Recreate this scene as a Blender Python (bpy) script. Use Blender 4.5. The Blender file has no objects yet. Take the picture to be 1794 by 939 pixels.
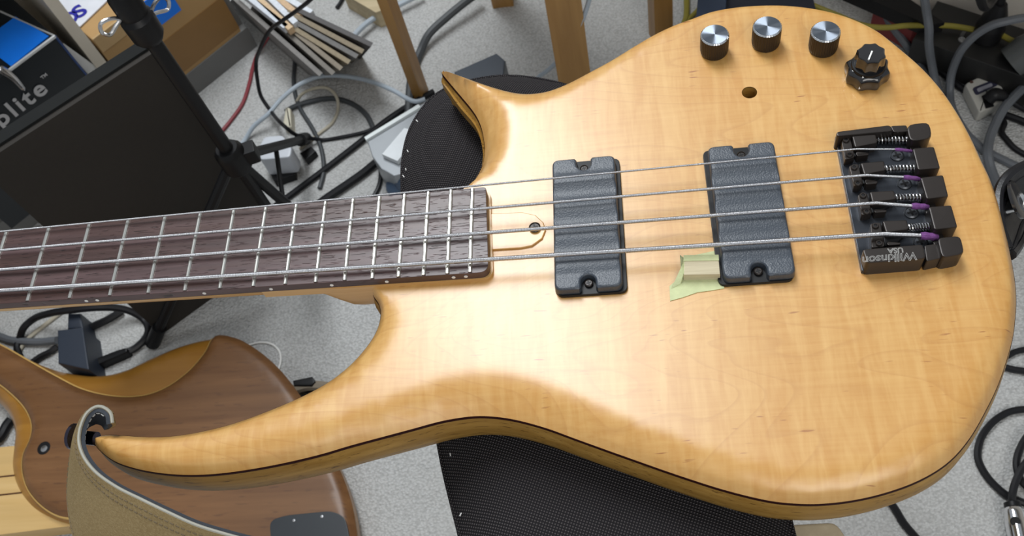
import bpy, math, random
import numpy as np
from mathutils import Vector, Matrix
from mathutils.geometry import delaunay_2d_cdt
random.seed(4); rng = np.random.default_rng(4)
sc = bpy.context.scene
COL = sc.collection

# ------------------------------------------------------------------ camera
ZS = 0.515                      # height of the string plane above the floor (m)
RM = np.array([[0.9878488374426784, 0.003572704685531121, -0.15537667181523343],
               [0.0746561273676237, 0.8659326722920262, 0.49455744833503373],
               [0.13631264434973714, -0.5001478209873761, 0.8551438593312599]])
CAM = np.array([-0.121388, -0.289448, ZS + 0.441323]); FOC = 1650.0
cd = bpy.data.cameras.new('camera'); cam = bpy.data.objects.new('camera', cd); COL.objects.link(cam)
mw = Matrix.Identity(4)
for i in range(3):
    for j in range(3): mw[i][j] = RM[j][i]
    mw[i][3] = CAM[i]
cam.matrix_world = mw
cd.sensor_fit = 'HORIZONTAL'; cd.sensor_width = 36; cd.lens = FOC / 1794 * 36
cd.clip_start = .01; cd.clip_end = 60
cd.dof.use_dof = True; cd.dof.focus_distance = .54; cd.dof.aperture_fstop = 20
sc.camera = cam
# ------------------------------------------------------------------ light
wd = bpy.data.worlds.new('room_daylight'); sc.world = wd; wd.use_nodes = True
bg = wd.node_tree.nodes['Background']; bg.inputs[0].default_value = (.86, .93, 1, 1); bg.inputs[1].default_value = .38
def area(name, loc, target, size, size_y, power, col):
    l = bpy.data.lights.new(name, 'AREA'); l.shape = 'RECTANGLE'; l.size = size; l.size_y = size_y; l.energy = power; l.color = col
    o = bpy.data.objects.new(name, l); COL.objects.link(o); o.location = loc
    o.rotation_euler = (Vector(target) - Vector(loc)).to_track_quat('-Z', 'Y').to_euler(); return o
area('window_light', (-.50, .98, 2.2), (-.24, .02, .5), .5, 1.35, 41, (.94, .975, 1))
area('room_daylight', (.5, -1.7, 2.3), (0, 0, .4), 1.6, 1.2, 26, (1, .97, .92))
vs = sc.view_settings; vs.view_transform = 'Standard'; vs.look = 'None'; vs.gamma = 1; vs.exposure = -.12; vs.use_curve_mapping = False

# ------------------------------------------------------------------ helpers
def W(u, v, z):
    """photo pixel -> point on the level z (m)"""
    d = RM.T @ np.array([(u - 897) / FOC, -(v - 469.5) / FOC, -1.0])
    return CAM + d * ((z - CAM[2]) / d[2])
def WP(pts, z): return np.array([W(u, v, z)[:2] for u, v in pts])
def PX(X):
    q = RM @ (np.array(X) - CAM); return 897 + FOC * q[0] / -q[2], 469.5 - FOC * q[1] / -q[2]
SA = math.radians(46); SD = np.array([math.cos(SA), math.sin(SA), 0]); SN = np.array([-math.sin(SA), math.cos(SA), 0])
SB = W(400, 122, 0)             # a point of the bookcase foot line
def SP(s, d, z): return SB + SD * s + SN * d + np.array([0, 0, z])
ORG = {}
def tag(o, label=None, cat=None, group=None, kind=None):
    for k, v in (('label', label), ('category', cat), ('group', group), ('kind', kind)):
        if v: o[k] = v
    return o
def thing(name, loc, label, cat, group=None):
    o = bpy.data.objects.new(name, None); COL.objects.link(o); o.location = loc; o.empty_display_size = .02
    ORG[o.name] = np.array(loc, float); return tag(o, label, cat, group)
def obj(name, mesh_data, mat, parent=None, sharp=35, smooth=True):
    V, F = mesh_data
    V = np.asarray(V, float)
    if parent is not None: org = ORG[parent.name]
    else: org = np.array([(V[:, 0].min() + V[:, 0].max()) / 2, (V[:, 1].min() + V[:, 1].max()) / 2, V[:, 2].min()])
    me = bpy.data.meshes.new(name); me.from_pydata((V - org).tolist(), [], [list(map(int, f)) for f in F]); me.validate()
    if smooth:
        me.polygons.foreach_set('use_smooth', [abs(p.normal.z) < .9999 for p in me.polygons])
        me.set_sharp_from_angle(angle=math.radians(sharp))
    me.materials.append(mat)
    o = bpy.data.objects.new(name, me); COL.objects.link(o)
    if smooth and len(F) < 3000:
        wn = o.modifiers.new('weighted', 'WEIGHTED_NORMAL'); wn.keep_sharp = True; wn.weight = 80
    if parent is not None: o.parent = parent
    else: o.location = org
    ORG[o.name] = org
    return o
def joinm(*ms):
    V, F, k = [], [], 0
    for v, f in ms:
        V += [tuple(p) for p in v]; F += [tuple(i + k for i in q) for q in f]; k += len(v)
    return np.array(V), F
def catmull(P, closed=False, step=None, n=8):
    P = np.asarray(P, float); N = len(P); out = []
    for i in range(N if closed else N - 1):
        if closed: p0, p1, p2, p3 = P[i - 1], P[i], P[(i + 1) % N], P[(i + 2) % N]
        else: p1, p2 = P[i], P[i + 1]; p0 = P[i - 1] if i else 2 * p1 - p2; p3 = P[i + 2] if i + 2 < N else 2 * p2 - p1
        # centripetal
        a = [0]
        for q, r in ((p0, p1), (p1, p2), (p2, p3)): a.append(a[-1] + max(np.linalg.norm(r - q), 1e-9) ** .5)
        for t in np.linspace(a[1], a[2], n, endpoint=False):
            A1 = (a[1] - t) / (a[1] - a[0]) * p0 + (t - a[0]) / (a[1] - a[0]) * p1
            A2 = (a[2] - t) / (a[2] - a[1]) * p1 + (t - a[1]) / (a[2] - a[1]) * p2
            A3 = (a[3] - t) / (a[3] - a[2]) * p2 + (t - a[2]) / (a[3] - a[2]) * p3
            B1 = (a[2] - t) / (a[2] - a[0]) * A1 + (t - a[0]) / (a[2] - a[0]) * A2
            B2 = (a[3] - t) / (a[3] - a[1]) * A2 + (t - a[1]) / (a[3] - a[1]) * A3
            out.append((a[2] - t) / (a[2] - a[1]) * B1 + (t - a[1]) / (a[2] - a[1]) * B2)
    if not closed: out.append(P[-1])
    out = np.array(out)
    if step:
        Q = np.vstack([out, out[:1]]) if closed else out
        L = np.r_[0, np.cumsum(np.linalg.norm(np.diff(Q, axis=0), axis=1))]
        m = max(int(L[-1] / step), 3); s = np.linspace(0, L[-1], m + 1)
        out = np.stack([np.interp(s, L, Q[:, k]) for k in range(Q.shape[1])], 1)
        if closed: out = out[:-1]
    return out
def tube(P, r, seg=10, smooth=True, n=6, closed=False, step=None):
    P = np.asarray(P, float)
    if smooth and len(P) > 2: P = catmull(P, closed, n=n, step=step)
    N = len(P); R = np.full(N, r) if np.isscalar(r) else np.interp(np.linspace(0, 1, N), np.linspace(0, 1, len(r)), r)
    T = np.gradient(P, axis=0) if not closed else np.roll(P, -1, 0) - np.roll(P, 1, 0)
    T /= np.linalg.norm(T, axis=1)[:, None] + 1e-12
    up = np.array([0, 0, 1.]) if abs(T[0][2]) < .9 else np.array([1., 0, 0])
    nrm = np.cross(T[0], up); nrm /= np.linalg.norm(nrm)
    V = []
    for i in range(N):
        nrm = nrm - T[i] * (nrm @ T[i]); nrm /= np.linalg.norm(nrm) + 1e-12; b = np.cross(T[i], nrm)
        for k in range(seg):
            a = 2 * math.pi * k / seg; V.append(P[i] + R[i] * (math.cos(a) * nrm + math.sin(a) * b))
    F = []
    for i in range(N if closed else N - 1):
        j = (i + 1) % N
        for k in range(seg):
            l = (k + 1) % seg; F.append((i * seg + k, i * seg + l, j * seg + l, j * seg + k))
    if not closed:
        F.append(tuple(range(seg))[::-1]); F.append(tuple((N - 1) * seg + k for k in range(seg)))
    return np.array(V), F
def lathe(prof, c=(0, 0, 0), seg=32, rad=None, axis=None):
    V, F = [], []
    for r, z in prof:
        for k in range(seg):
            a = 2 * math.pi * k / seg; q = r * (rad(a, z) if rad else 1); V.append((q * math.cos(a), q * math.sin(a), z))
    for i in range(len(prof) - 1):
        for k in range(seg):
            l = (k + 1) % seg; F.append((i * seg + k, i * seg + l, (i + 1) * seg + l, (i + 1) * seg + k))
    F.append(tuple(range(seg))[::-1]); F.append(tuple((len(prof) - 1) * seg + k for k in range(seg)))
    V = np.array(V)
    if axis is not None:
        q = Vector((0, 0, 1)).rotation_difference(Vector(axis)).to_matrix(); V = V @ np.array(q).T
    return V + np.array(c), F
def area2(P): x, y = P[:, 0], P[:, 1]; return .5 * np.sum(x * np.roll(y, -1) - np.roll(x, -1) * y)
def ccw(P): P = np.asarray(P, float); return P if area2(P) > 0 else P[::-1]
def normals2(P):
    a = np.roll(P, -1, 0) - P; b = P - np.roll(P, 1, 0)
    na = np.stack([a[:, 1], -a[:, 0]], 1); nb = np.stack([b[:, 1], -b[:, 0]], 1)
    na /= np.linalg.norm(na, axis=1)[:, None] + 1e-12; nb /= np.linalg.norm(nb, axis=1)[:, None] + 1e-12
    n = na + nb; n /= np.linalg.norm(n, axis=1)[:, None] + 1e-12
    return n, 1 / np.clip((n * na).sum(1), .45, 1)
def rnd(P, r, seg=4):
    P = ccw(P); out = []; N = len(P)
    for i in range(N):
        p, a, b = P[i], P[i - 1], P[(i + 1) % N]; ri = r if np.isscalar(r) else r[i]
        if ri <= 0: out.append(p); continue
        da, db = a - p, b - p; la, lb = np.linalg.norm(da), np.linalg.norm(db); k = min(ri, .45 * la, .45 * lb)
        s, e = p + da / la * k, p + db / lb * k
        for t in np.linspace(0, 1, seg + 1): out.append((1 - t) ** 2 * s + 2 * t * (1 - t) * p + t * t * e)
    return np.array(out)
def prism(P, zt, zb, bev=0.0, r=0.0, seg=4, zfun=None):
    """flat-topped solid over a plan outline, with a rounded rim"""
    if np.any(np.array(r) > 0) and np.isscalar(r): r = max(r, 1.35 * bev)
    P = rnd(P, r, seg) if r else ccw(P)
    n, m = normals2(P); n = n * m[:, None]
    rings = [(0, zb), (0, zt)] if not bev else [(0, zb), (0, zt - bev), (-.3 * bev, zt - .3 * bev), (-bev, zt)]
    V, F, N = [], [], len(P)
    for o, z in rings:
        Q = P + n * o
        V += [(x, y, z + (zfun(x, y) if zfun and z > zb else 0)) for x, y in Q]
    for i in range(len(rings) - 1):
        for k in range(N):
            l = (k + 1) % N; F.append((i * N + k, i * N + l, (i + 1) * N + l, (i + 1) * N + k))
    F.append(tuple(range(N))[::-1]); F.append(tuple((len(rings) - 1) * N + k for k in range(N)))
    return np.array(V), F
def rect(c, d, L, w):
    """plan rectangle: centre, direction of its length, length, width"""
    d = np.array(d[:2], float); d /= np.linalg.norm(d); e = np.array([-d[1], d[0]]); c = np.array(c[:2], float)
    return np.array([c - d * L / 2 - e * w / 2, c + d * L / 2 - e * w / 2, c + d * L / 2 + e * w / 2, c - d * L / 2 + e * w / 2])
def hexa(a, b, c, d, off):
    """solid from a quad and an offset vector"""
    V = np.array([a, b, c, d] + [np.array(q) + np.array(off) for q in (a, b, c, d)], float)
    F = [(0, 1, 2, 3), (7, 6, 5, 4), (0, 4, 5, 1), (1, 5, 6, 2), (2, 6, 7, 3), (3, 7, 4, 0)]
    cen = V.mean(0)
    G = []
    for f in F:
        p = V[list(f)]; nn = np.cross(p[1] - p[0], p[2] - p[0]); G.append(f if nn @ (p.mean(0) - cen) > 0 else f[::-1])
    return V, G
def frame(c, ax, ay, az, hx, hy, hz, bev=.001):
    """bevelled box in a given frame"""
    V, F = prism(rect((0, 0), (1, 0), 2 * hx, 2 * hy), hz, -hz, bev, bev * 1.5, 2)
    A = np.stack([np.array(ax, float), np.array(ay, float), np.array(az, float)], 0)
    A /= np.linalg.norm(A, axis=1)[:, None]
    V = V @ A + np.array(c)
    if np.linalg.det(A) < 0: F = [f[::-1] for f in F]
    return V, F
def rod(a, b, r, seg=12): return tube([a, b], r, seg, smooth=False)
def inside(Q, P):
    x, y = Q[:, 0], Q[:, 1]; c = np.zeros(len(Q), bool); N = len(P)
    for i in range(N):
        x1, y1 = P[i]; x2, y2 = P[(i + 1) % N]
        if y1 == y2: continue
        c ^= ((y1 > y) != (y2 > y)) & (x < (x2 - x1) * (y - y1) / (y2 - y1) + x1)
    return c
def distout(Q, P):
    best = np.full(len(Q), 1e9); idx = np.zeros(len(Q), int)
    A, B = P, np.roll(P, -1, 0); D = B - A; L2 = (D * D).sum(1) + 1e-18
    for s in range(0, len(Q), 2000):
        q = Q[s:s + 2000, None, :]; t = np.clip(((q - A) * D).sum(2) / L2, 0, 1)
        d = np.linalg.norm(q - (A + t[..., None] * D), axis=2); k = d.argmin(1)
        best[s:s + 2000] = d[np.arange(len(k)), k]; idx[s:s + 2000] = k
    return best, idx
def cap(P, zfun, sp, offs=(), holes=(), smooth_it=0):
    """domed top over a plan outline; zfun(d, nearest, xy) -> z"""
    P = np.asarray(P, float); n, m = normals2(P); pts = [P]; loops = [np.arange(len(P))]; k = len(P)
    for h in holes: pts.append(h); loops.append(np.arange(k, k + len(h))); k += len(h)
    for o in offs:
        q = P - n * o; d, _ = distout(q, P); ok = (d > .93 * o) & inside(q, P)
        q = q[ok]
        if len(q): q = q[::2] if o > 2 * sp else q
        pts.append(q)
    mo = (max(offs) if len(offs) else 0) + .55 * sp
    lo, hi = P.min(0), P.max(0); g = []
    for r, y in enumerate(np.arange(lo[1], hi[1], sp * .87)):
        xs = np.arange(lo[0] + (r % 2) * sp / 2, hi[0], sp); g.append(np.stack([xs, np.full(len(xs), y)], 1))
    g = np.vstack(g); ok = inside(g, P); g = g[ok]
    if len(g):
        d, _ = distout(g, P); g = g[d > mo]
    pts.append(g); Q = np.vstack(pts)
    for h in holes:
        c = h.mean(0); rr = np.linalg.norm(h[0] - c)
        keep = np.linalg.norm(Q - c, axis=1) > rr * 1.12; keep[:k] = True; Q = Q[keep]
    E = [(int(l[i]), int(l[(i + 1) % len(l)])) for l in loops for i in range(len(l))]
    v, e, f, vo, eo, fo = delaunay_2d_cdt([Vector(q) for q in Q], E, [], 0, 1e-7)
    v = np.array([(a.x, a.y) for a in v]); f = np.array([list(t) for t in f])
    cen = v[f].mean(1); ok = inside(cen, P)
    for h in holes: ok &= ~inside(cen, h)
    f = f[ok]
    d, idx = distout(v, P); d[d < 1e-6] = 0
    z = zfun(d, idx, v)
    if smooth_it:
        ed = np.vstack([f[:, [0, 1]], f[:, [1, 2]], f[:, [2, 0]]]); ed = np.vstack([ed, ed[:, ::-1]])
        fix = d < 1e-5
        for _ in range(smooth_it):
            s = np.zeros(len(v)); c = np.zeros(len(v)); np.add.at(s, ed[:, 0], z[ed[:, 1]]); np.add.at(c, ed[:, 0], 1)
            z2 = .5 * z + .5 * s / np.maximum(c, 1); z = np.where(fix | (c == 0) | (d < .0055), z, z2)
    a = v[f]; cr = (a[:, 1, 0] - a[:, 0, 0]) * (a[:, 2, 1] - a[:, 0, 1]) - (a[:, 1, 1] - a[:, 0, 1]) * (a[:, 2, 0] - a[:, 0, 0])
    f = np.where((cr > 0)[:, None], f, f[:, ::-1])
    return np.c_[v, z], f.tolist()
def insetk(P, k):
    n, _ = normals2(P); best = np.zeros(len(P))
    for t in np.linspace(k / 10, k, 10):
        q = P - n * t; d, _ = distout(q, P); best = np.where((d > .8 * t) & inside(q, P), t, best)
    for _ in range(6): best = np.minimum(best, (np.roll(best, 1) + best + np.roll(best, -1)) / 3 + 1e-4)
    return P - n * best[:, None]
def skirt(P, rings, close=True, top=False):
    """side wall of an outline; rings of (offset, z), offset > 0 bulges out"""
    n, _ = normals2(P); V, F, N = [], [], len(P)
    for o, z in rings:
        Q = P + n * (o[:, None] if not np.isscalar(o) else o) if not np.isscalar(o) or o >= 0 else insetk(P, -o)
        V += [(x, y, zz) for (x, y), zz in zip(Q, z if not np.isscalar(z) else [z] * N)]
    for i in range(len(rings) - 1):
        for k in range(N):
            l = (k + 1) % N; F.append(((i + 1) * N + k, (i + 1) * N + l, i * N + l, i * N + k))
    if close:
        b = (len(rings) - 1) * N; zq = rings[-1][1]
        v, e, f, vo, eo, fo = delaunay_2d_cdt([Vector(q) for q in Q], [(i, (i + 1) % N) for i in range(N)], [], 0, 1e-7)
        v = np.array([(a.x, a.y) for a in v]); f = np.array([list(t) for t in f]); f = f[inside(v[f].mean(1), Q)]
        b = len(V); V += [(x, y, zq) for x, y in v]
        for t in f:
            p = v[t]; c_ = (p[1, 0] - p[0, 0]) * (p[2, 1] - p[0, 1]) - (p[1, 1] - p[0, 1]) * (p[2, 0] - p[0, 0])
            F.append(tuple(b + int(k) for k in (t if c_ < 0 else t[::-1])))
    if top: F.append(tuple(range(N)))
    return np.array(V), F
def text(s, size, origin, xdir, ydir, depth=.0004, fat=0, outline=0, shear=0, space=1):
    cu = bpy.data.curves.new('lettering', 'FONT'); cu.body = s; cu.size = size; cu.align_x = 'LEFT'; cu.shear = shear; cu.space_character = space
    if outline: cu.fill_mode = 'NONE'; cu.bevel_depth = outline; cu.bevel_resolution = 0
    else: cu.extrude = depth; cu.offset = fat
    cu.resolution_u = 4
    o = bpy.data.objects.new('lettering', cu); COL.objects.link(o)
    dg = bpy.context.evaluated_depsgraph_get(); me = bpy.data.meshes.new_from_object(o.evaluated_get(dg))
    V = np.array([v.co[:] for v in me.vertices]); F = [tuple(p.vertices) for p in me.polygons]
    bpy.data.objects.remove(o); bpy.data.meshes.remove(me); bpy.data.curves.remove(cu)
    x = np.array(xdir, float); x /= np.linalg.norm(x); y = np.array(ydir, float); y /= np.linalg.norm(y); z = np.cross(x, y)
    return np.array(origin) + V[:, :1] * x + V[:, 1:2] * y + V[:, 2:3] * z, F

# ------------------------------------------------------------------ materials
class N:
    def __init__(s, name):
        s.m = bpy.data.materials.new(name); s.m.use_nodes = True; s.t = s.m.node_tree; s.b = s.t.nodes['Principled BSDF']
    def a(s, kind, **kw):
        n = s.t.nodes.new(kind)
        for k, v in kw.items():
            if k in n.inputs: n.inputs[k].default_value = v
            else: setattr(n, k, v)
        return n
    def l(s, a, b): s.t.links.new(a, b)
    def co(s, scale=(1, 1, 1), rot=(0, 0, 0), loc=(0, 0, 0)):
        if not hasattr(s, 'tc'): s.tc = s.a('ShaderNodeTexCoord')
        m = s.a('ShaderNodeMapping'); m.inputs['Scale'].default_value = scale; m.inputs['Rotation'].default_value = rot; m.inputs['Location'].default_value = loc
        s.l(s.tc.outputs['Object'], m.inputs[0]); return m.outputs[0]
    def noise(s, vec, scale=1, detail=4, rough=.55, dist=0):
        n = s.a('ShaderNodeTexNoise', Scale=scale, Detail=detail, Roughness=rough, Distortion=dist); s.l(vec, n.inputs['Vector']); return n.outputs[0]
    def ramp(s, fac, stops):
        r = s.a('ShaderNodeValToRGB'); e = r.color_ramp.elements
        while len(e) < len(stops): e.new(.5)
        for q, (p, c) in zip(e, stops):
            q.position = p; q.color = (*c, 1) if not np.isscalar(c) else (c, c, c, 1)
        s.l(fac, r.inputs[0]); return r.outputs[0]
    def mix(s, fac, a, b, mode='MIX'):
        m = s.a('ShaderNodeMix', data_type='RGBA', blend_type=mode)
        for k, x in ((0, fac), (6, a), (7, b)):
            if hasattr(x, 'is_output'): s.l(x, m.inputs[k])
            else: m.inputs[k].default_value = x if np.isscalar(x) else (*x, 1)
        return m.outputs[2]
    def bump(s, h, dist, strength=1):
        b = s.a('ShaderNodeBump', Distance=dist, Strength=strength); s.l(h, b.inputs['Height']); s.l(b.outputs[0], s.b.inputs['Normal'])
    def p(s, **kw):
        for k, v in kw.items():
            i = s.b.inputs[k.replace('_', ' ')]
            if hasattr(v, 'is_output'): s.l(v, i)
            elif not np.isscalar(v) and len(v) == 3: i.default_value = (*v, 1)
            else: i.default_value = v
        return s
def plain(name, col, rough=.5, metal=0, var=.12, scale=40, bump=0, bscale=300, **kw):
    n = N(name); c = n.co(); f = n.noise(c, scale, 3)
    n.p(Base_Color=n.mix(f, tuple(x * (1 - var) for x in col), tuple(min(x * (1 + var), 1) for x in col)), Roughness=rough, Metallic=metal, **kw)
    if bump: n.bump(n.noise(c, bscale, 2), bump)
    return n.m
def wood(name, a, b, rough=.4, gs=(6, 160, 160), pores=0, pore_col=(.05, .02, .005), coat=0, bump=0):
    n = N(name); g = n.noise(n.co(gs), 1, 5, .6, .4); g2 = n.noise(n.co(tuple(x * .22 for x in gs)), 1, 3, .6, 1.2)
    c = n.mix(n.ramp(g, [(.3, 0), (.7, 1)]), a, b)
    c = n.mix(n.ramp(g2, [(.35, 0), (.7, .55)]), c, tuple(x * .72 for x in a))
    if pores:
        pn = n.noise(n.co((gs[0] * 8, gs[1] * 4, gs[2] * 4)), 1, 2); c = n.mix(n.ramp(pn, [(.62, 0), (.68, pores)]), c, pore_col)
    n.p(Base_Color=c, Roughness=rough, Coat_Weight=coat, Coat_Roughness=.2)
    if bump: n.bump(g, bump)
    return n.m
def maple():
    n = N('flamed_maple')
    fine = n.noise(n.co((14, 420, 420)), 1, 4, .6, .2)
    c = n.mix(n.ramp(fine, [(.25, 0), (.75, 1)]), (.555, .278, .070), (.655, .375, .118))
    big = n.noise(n.co((5, 9, 9)), 1, 3, .5, .5)
    c = n.mix(n.ramp(big, [(.35, 0), (.7, .55)]), c, (.565, .262, .052))
    fig = n.noise(n.co((120, 16, 16), rot=(0, 0, .12)), 1, 3, .6, .6)
    c = n.mix(n.ramp(fig, [(.40, 0), (.66, .38)]), c, (.77, .495, .185))
    fl2 = n.noise(n.co((300, 45, 45)), 1, 2, .5); c = n.mix(n.ramp(fl2, [(.5, 0), (.75, .22)]), c, (.80, .52, .20))
    # growth rings: thin wandering contour lines
    ct = n.noise(n.co((3.2, 10, 1), loc=(1.7, .4, 0)), 1, 2, .45, .6)
    m1 = n.a('ShaderNodeMath', operation='MULTIPLY'); n.l(ct, m1.inputs[0]); m1.inputs[1].default_value = 26
    m2 = n.a('ShaderNodeMath', operation='FRACT'); n.l(m1.outputs[0], m2.inputs[0])
    c = n.mix(n.ramp(m2.outputs[0], [(0, .0), (.80, .03), (.955, .26), (1, .0)]), c, (.44, .19, .045))
    fk = n.noise(n.co((85, 620, 1)), 1, 1, .3); msk = n.noise(n.co((22, 22, 1), loc=(3, 1, 0)), 1, 1)
    k = n.a('ShaderNodeMath', operation='MULTIPLY'); n.l(n.ramp(fk, [(.70, 0), (.76, 1)]), k.inputs[0]); n.l(n.ramp(msk, [(.5, 0), (.62, .8)]), k.inputs[1])
    c = n.mix(k.outputs[0], c, (.30, .10, .03))
    n.p(Base_Color=c, Roughness=.36, Coat_Weight=.8, Coat_Roughness=.3)
    n.bump(fine, .00004); return n.m
def rosewood():
    n = N('rosewood'); g = n.noise(n.co((7, 190, 60)), 1, 5, .6, .5); g2 = n.noise(n.co((3, 55, 20)), 1, 3, .5, .8)
    c = n.mix(n.ramp(g, [(.3, 0), (.7, 1)]), (.034, .017, .016), (.118, .070, .070))
    c = n.mix(n.ramp(g2, [(.42, 0), (.64, .75)]), c, (.055, .020, .010))
    po = n.noise(n.co((120, 1500, 200)), 1, 1); c = n.mix(n.ramp(po, [(.66, 0), (.72, .8)]), c, (.015, .008, .007))
    n.p(Base_Color=c, Roughness=.36); n.bump(n.ramp(po, [(.62, 1), (.72, 0)]), .0002); return n.m
def wound():
    n = N('wound_steel'); w = n.a('ShaderNodeTexWave', wave_type='BANDS', bands_direction='X', Scale=480.0); n.l(n.co(), w.inputs[0])
    n.p(Base_Color=n.mix(w.outputs[1], (.40, .40, .42), (.72, .72, .74)), Metallic=1, Roughness=.34); n.bump(w.outputs[1], .00012); return n.m
def fabric():
    n = N('black_weave'); a = n.a('ShaderNodeTexWave', wave_type='BANDS', bands_direction='X', Scale=200.0, Distortion=.6); b = n.a('ShaderNodeTexWave', wave_type='BANDS', bands_direction='Y', Scale=200.0, Distortion=.6)
    v = n.co((1, 1, 1), (0, 0, .35)); n.l(v, a.inputs[0]); n.l(v, b.inputs[0]); m = n.a('ShaderNodeMath', operation='MULTIPLY'); n.l(a.outputs[1], m.inputs[0]); n.l(b.outputs[1], m.inputs[1])
    n.p(Base_Color=n.ramp(m.outputs[0], [(.05, (.014, .013, .015)), (.7, (.125, .113, .115))]), Roughness=.95, Specular_IOR_Level=.15)
    n.bump(m.outputs[0], .0012); return n.m
def carpet():
    n = N('loop_carpet'); v = n.a('ShaderNodeTexVoronoi', Scale=330.0); n.l(n.co((1, 1.25, 1)), v.inputs['Vector']); f = n.noise(n.co(), 420, 3); s = n.noise(n.co(), 6, 3)
    c = n.mix(f, (.45, .45, .44), (.77, .78, .78)); c = n.mix(n.ramp(v.outputs[0], [(.2, 0), (.8, .6)]), c, (.32, .32, .315)); c = n.mix(n.ramp(s, [(.3, 0), (.7, .25)]), c, (.48, .47, .44))
    n.p(Base_Color=c, Roughness=1, Specular_IOR_Level=.1)
    h = n.mix(.5, n.ramp(v.outputs[0], [(0, 1), (.9, 0)]), f); n.bump(h, .0028); return n.m
def suede():
    n = N('tan_suede'); c = n.mix(n.noise(n.co(), 18, 5, .65), (.20, .135, .055), (.36, .265, .13)); c = n.mix(n.ramp(n.noise(n.co(), 700, 2), [(.4, 0), (.7, .4)]), c, (.42, .32, .17))
    n.p(Base_Color=c, Roughness=.9, Specular_IOR_Level=.2); n.bump(n.noise(n.co(), 900, 2), .0003); return n.m
MAPLE = maple(); ROSE = rosewood(); WOUND = wound(); FAB = fabric(); CARPET = carpet(); SUEDE = suede()
BACKW = wood('golden_mahogany', (.30, .155, .030), (.47, .275, .072), .42, (8, 120, 240), .75, (.07, .028, .006), 0)
BACKW.node_tree.nodes['Principled BSDF'].inputs['Specular IOR Level'].default_value = .15
NECKW = wood('neck_maple', (.56, .31, .10), (.68, .42, .16), .38, (5, 240, 240), coat=.4)
VEN = plain('dark_veneer', (.030, .006, .005), .6, Specular_IOR_Level=.1)
NICK = plain('nickel', (.74, .73, .68), .28, 1, .05)
STEEL = plain('steel', (.62, .62, .63), .25, 1, .05)
PUP = plain('pickup_plastic', (.046, .057, .074), .40, 0, .15, 900, .00022, 1100, Specular_IOR_Level=.6)
BLK = plain('black_plastic', (.009, .009, .010), .42, Specular_IOR_Level=.25)
GLOSS = plain('gloss_black', (.018, .017, .018), .12, 0, .05, Coat_Weight=.6)
BRG = plain('bridge_black', (.030, .024, .021), .36, .35, .2, 60, .00002, 900)
BRP = plain('bridge_plate', (.040, .045, .055), .33, .5, .3, 120)
SILK = plain('purple_silk', (.16, .05, .20), .8, 0, .4, 900, .0003, 1500)
WHITE = plain('white_paint', (.85, .85, .83), .5)
KNOB_S = plain('knob_side', (.045, .036, .028), .38, .7)
def knobtop():
    n = N('spun_aluminium'); t = n.a('ShaderNodeTangent', direction_type='RADIAL', axis='Z'); n.l(t.outputs[0], n.b.inputs['Tangent'])
    n.p(Base_Color=(.30, .34, .40), Metallic=1, Roughness=.3, Anisotropic=1.0, Anisotropic_Rotation=.0); return n.m
KNOB_T = knobtop()
RIM = plain('bright_rim', (.9, .9, .9), .15, 1, .02)
exec_parts = None

# ------------------------------------------------------------------ setting
def plane_box(name, a, b, z0, z1, th, mat):
    a, b = np.array(a[:2]), np.array(b[:2]); d = (b - a) / np.linalg.norm(b - a); n = np.array([-d[1], d[0]])
    return obj(name, prism([a, b, b + n * th, a + n * th], z1, z0), mat)
fl = obj('floor', prism([(-2.2, -1.6), (1.5, -1.6), (1.5, 2.2), (-2.2, 2.2)], 0, -.03), CARPET); tag(fl, 'pale grey loop pile carpet', kind='structure')
WALL = plain('painted_wall', (.66, .61, .54), .8, 0, .06, 8, .0002, 300)
wb0 = np.array([.262, .602]); wdv = np.array([.83, -.55]) / np.linalg.norm([.83, -.55])
wl = plane_box('wall_back', wb0 - wdv * .95, wb0 + wdv * 1.2, 0, 1.0, .1, WALL); tag(wl, 'beige painted wall behind the power strip', kind='structure')

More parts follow.
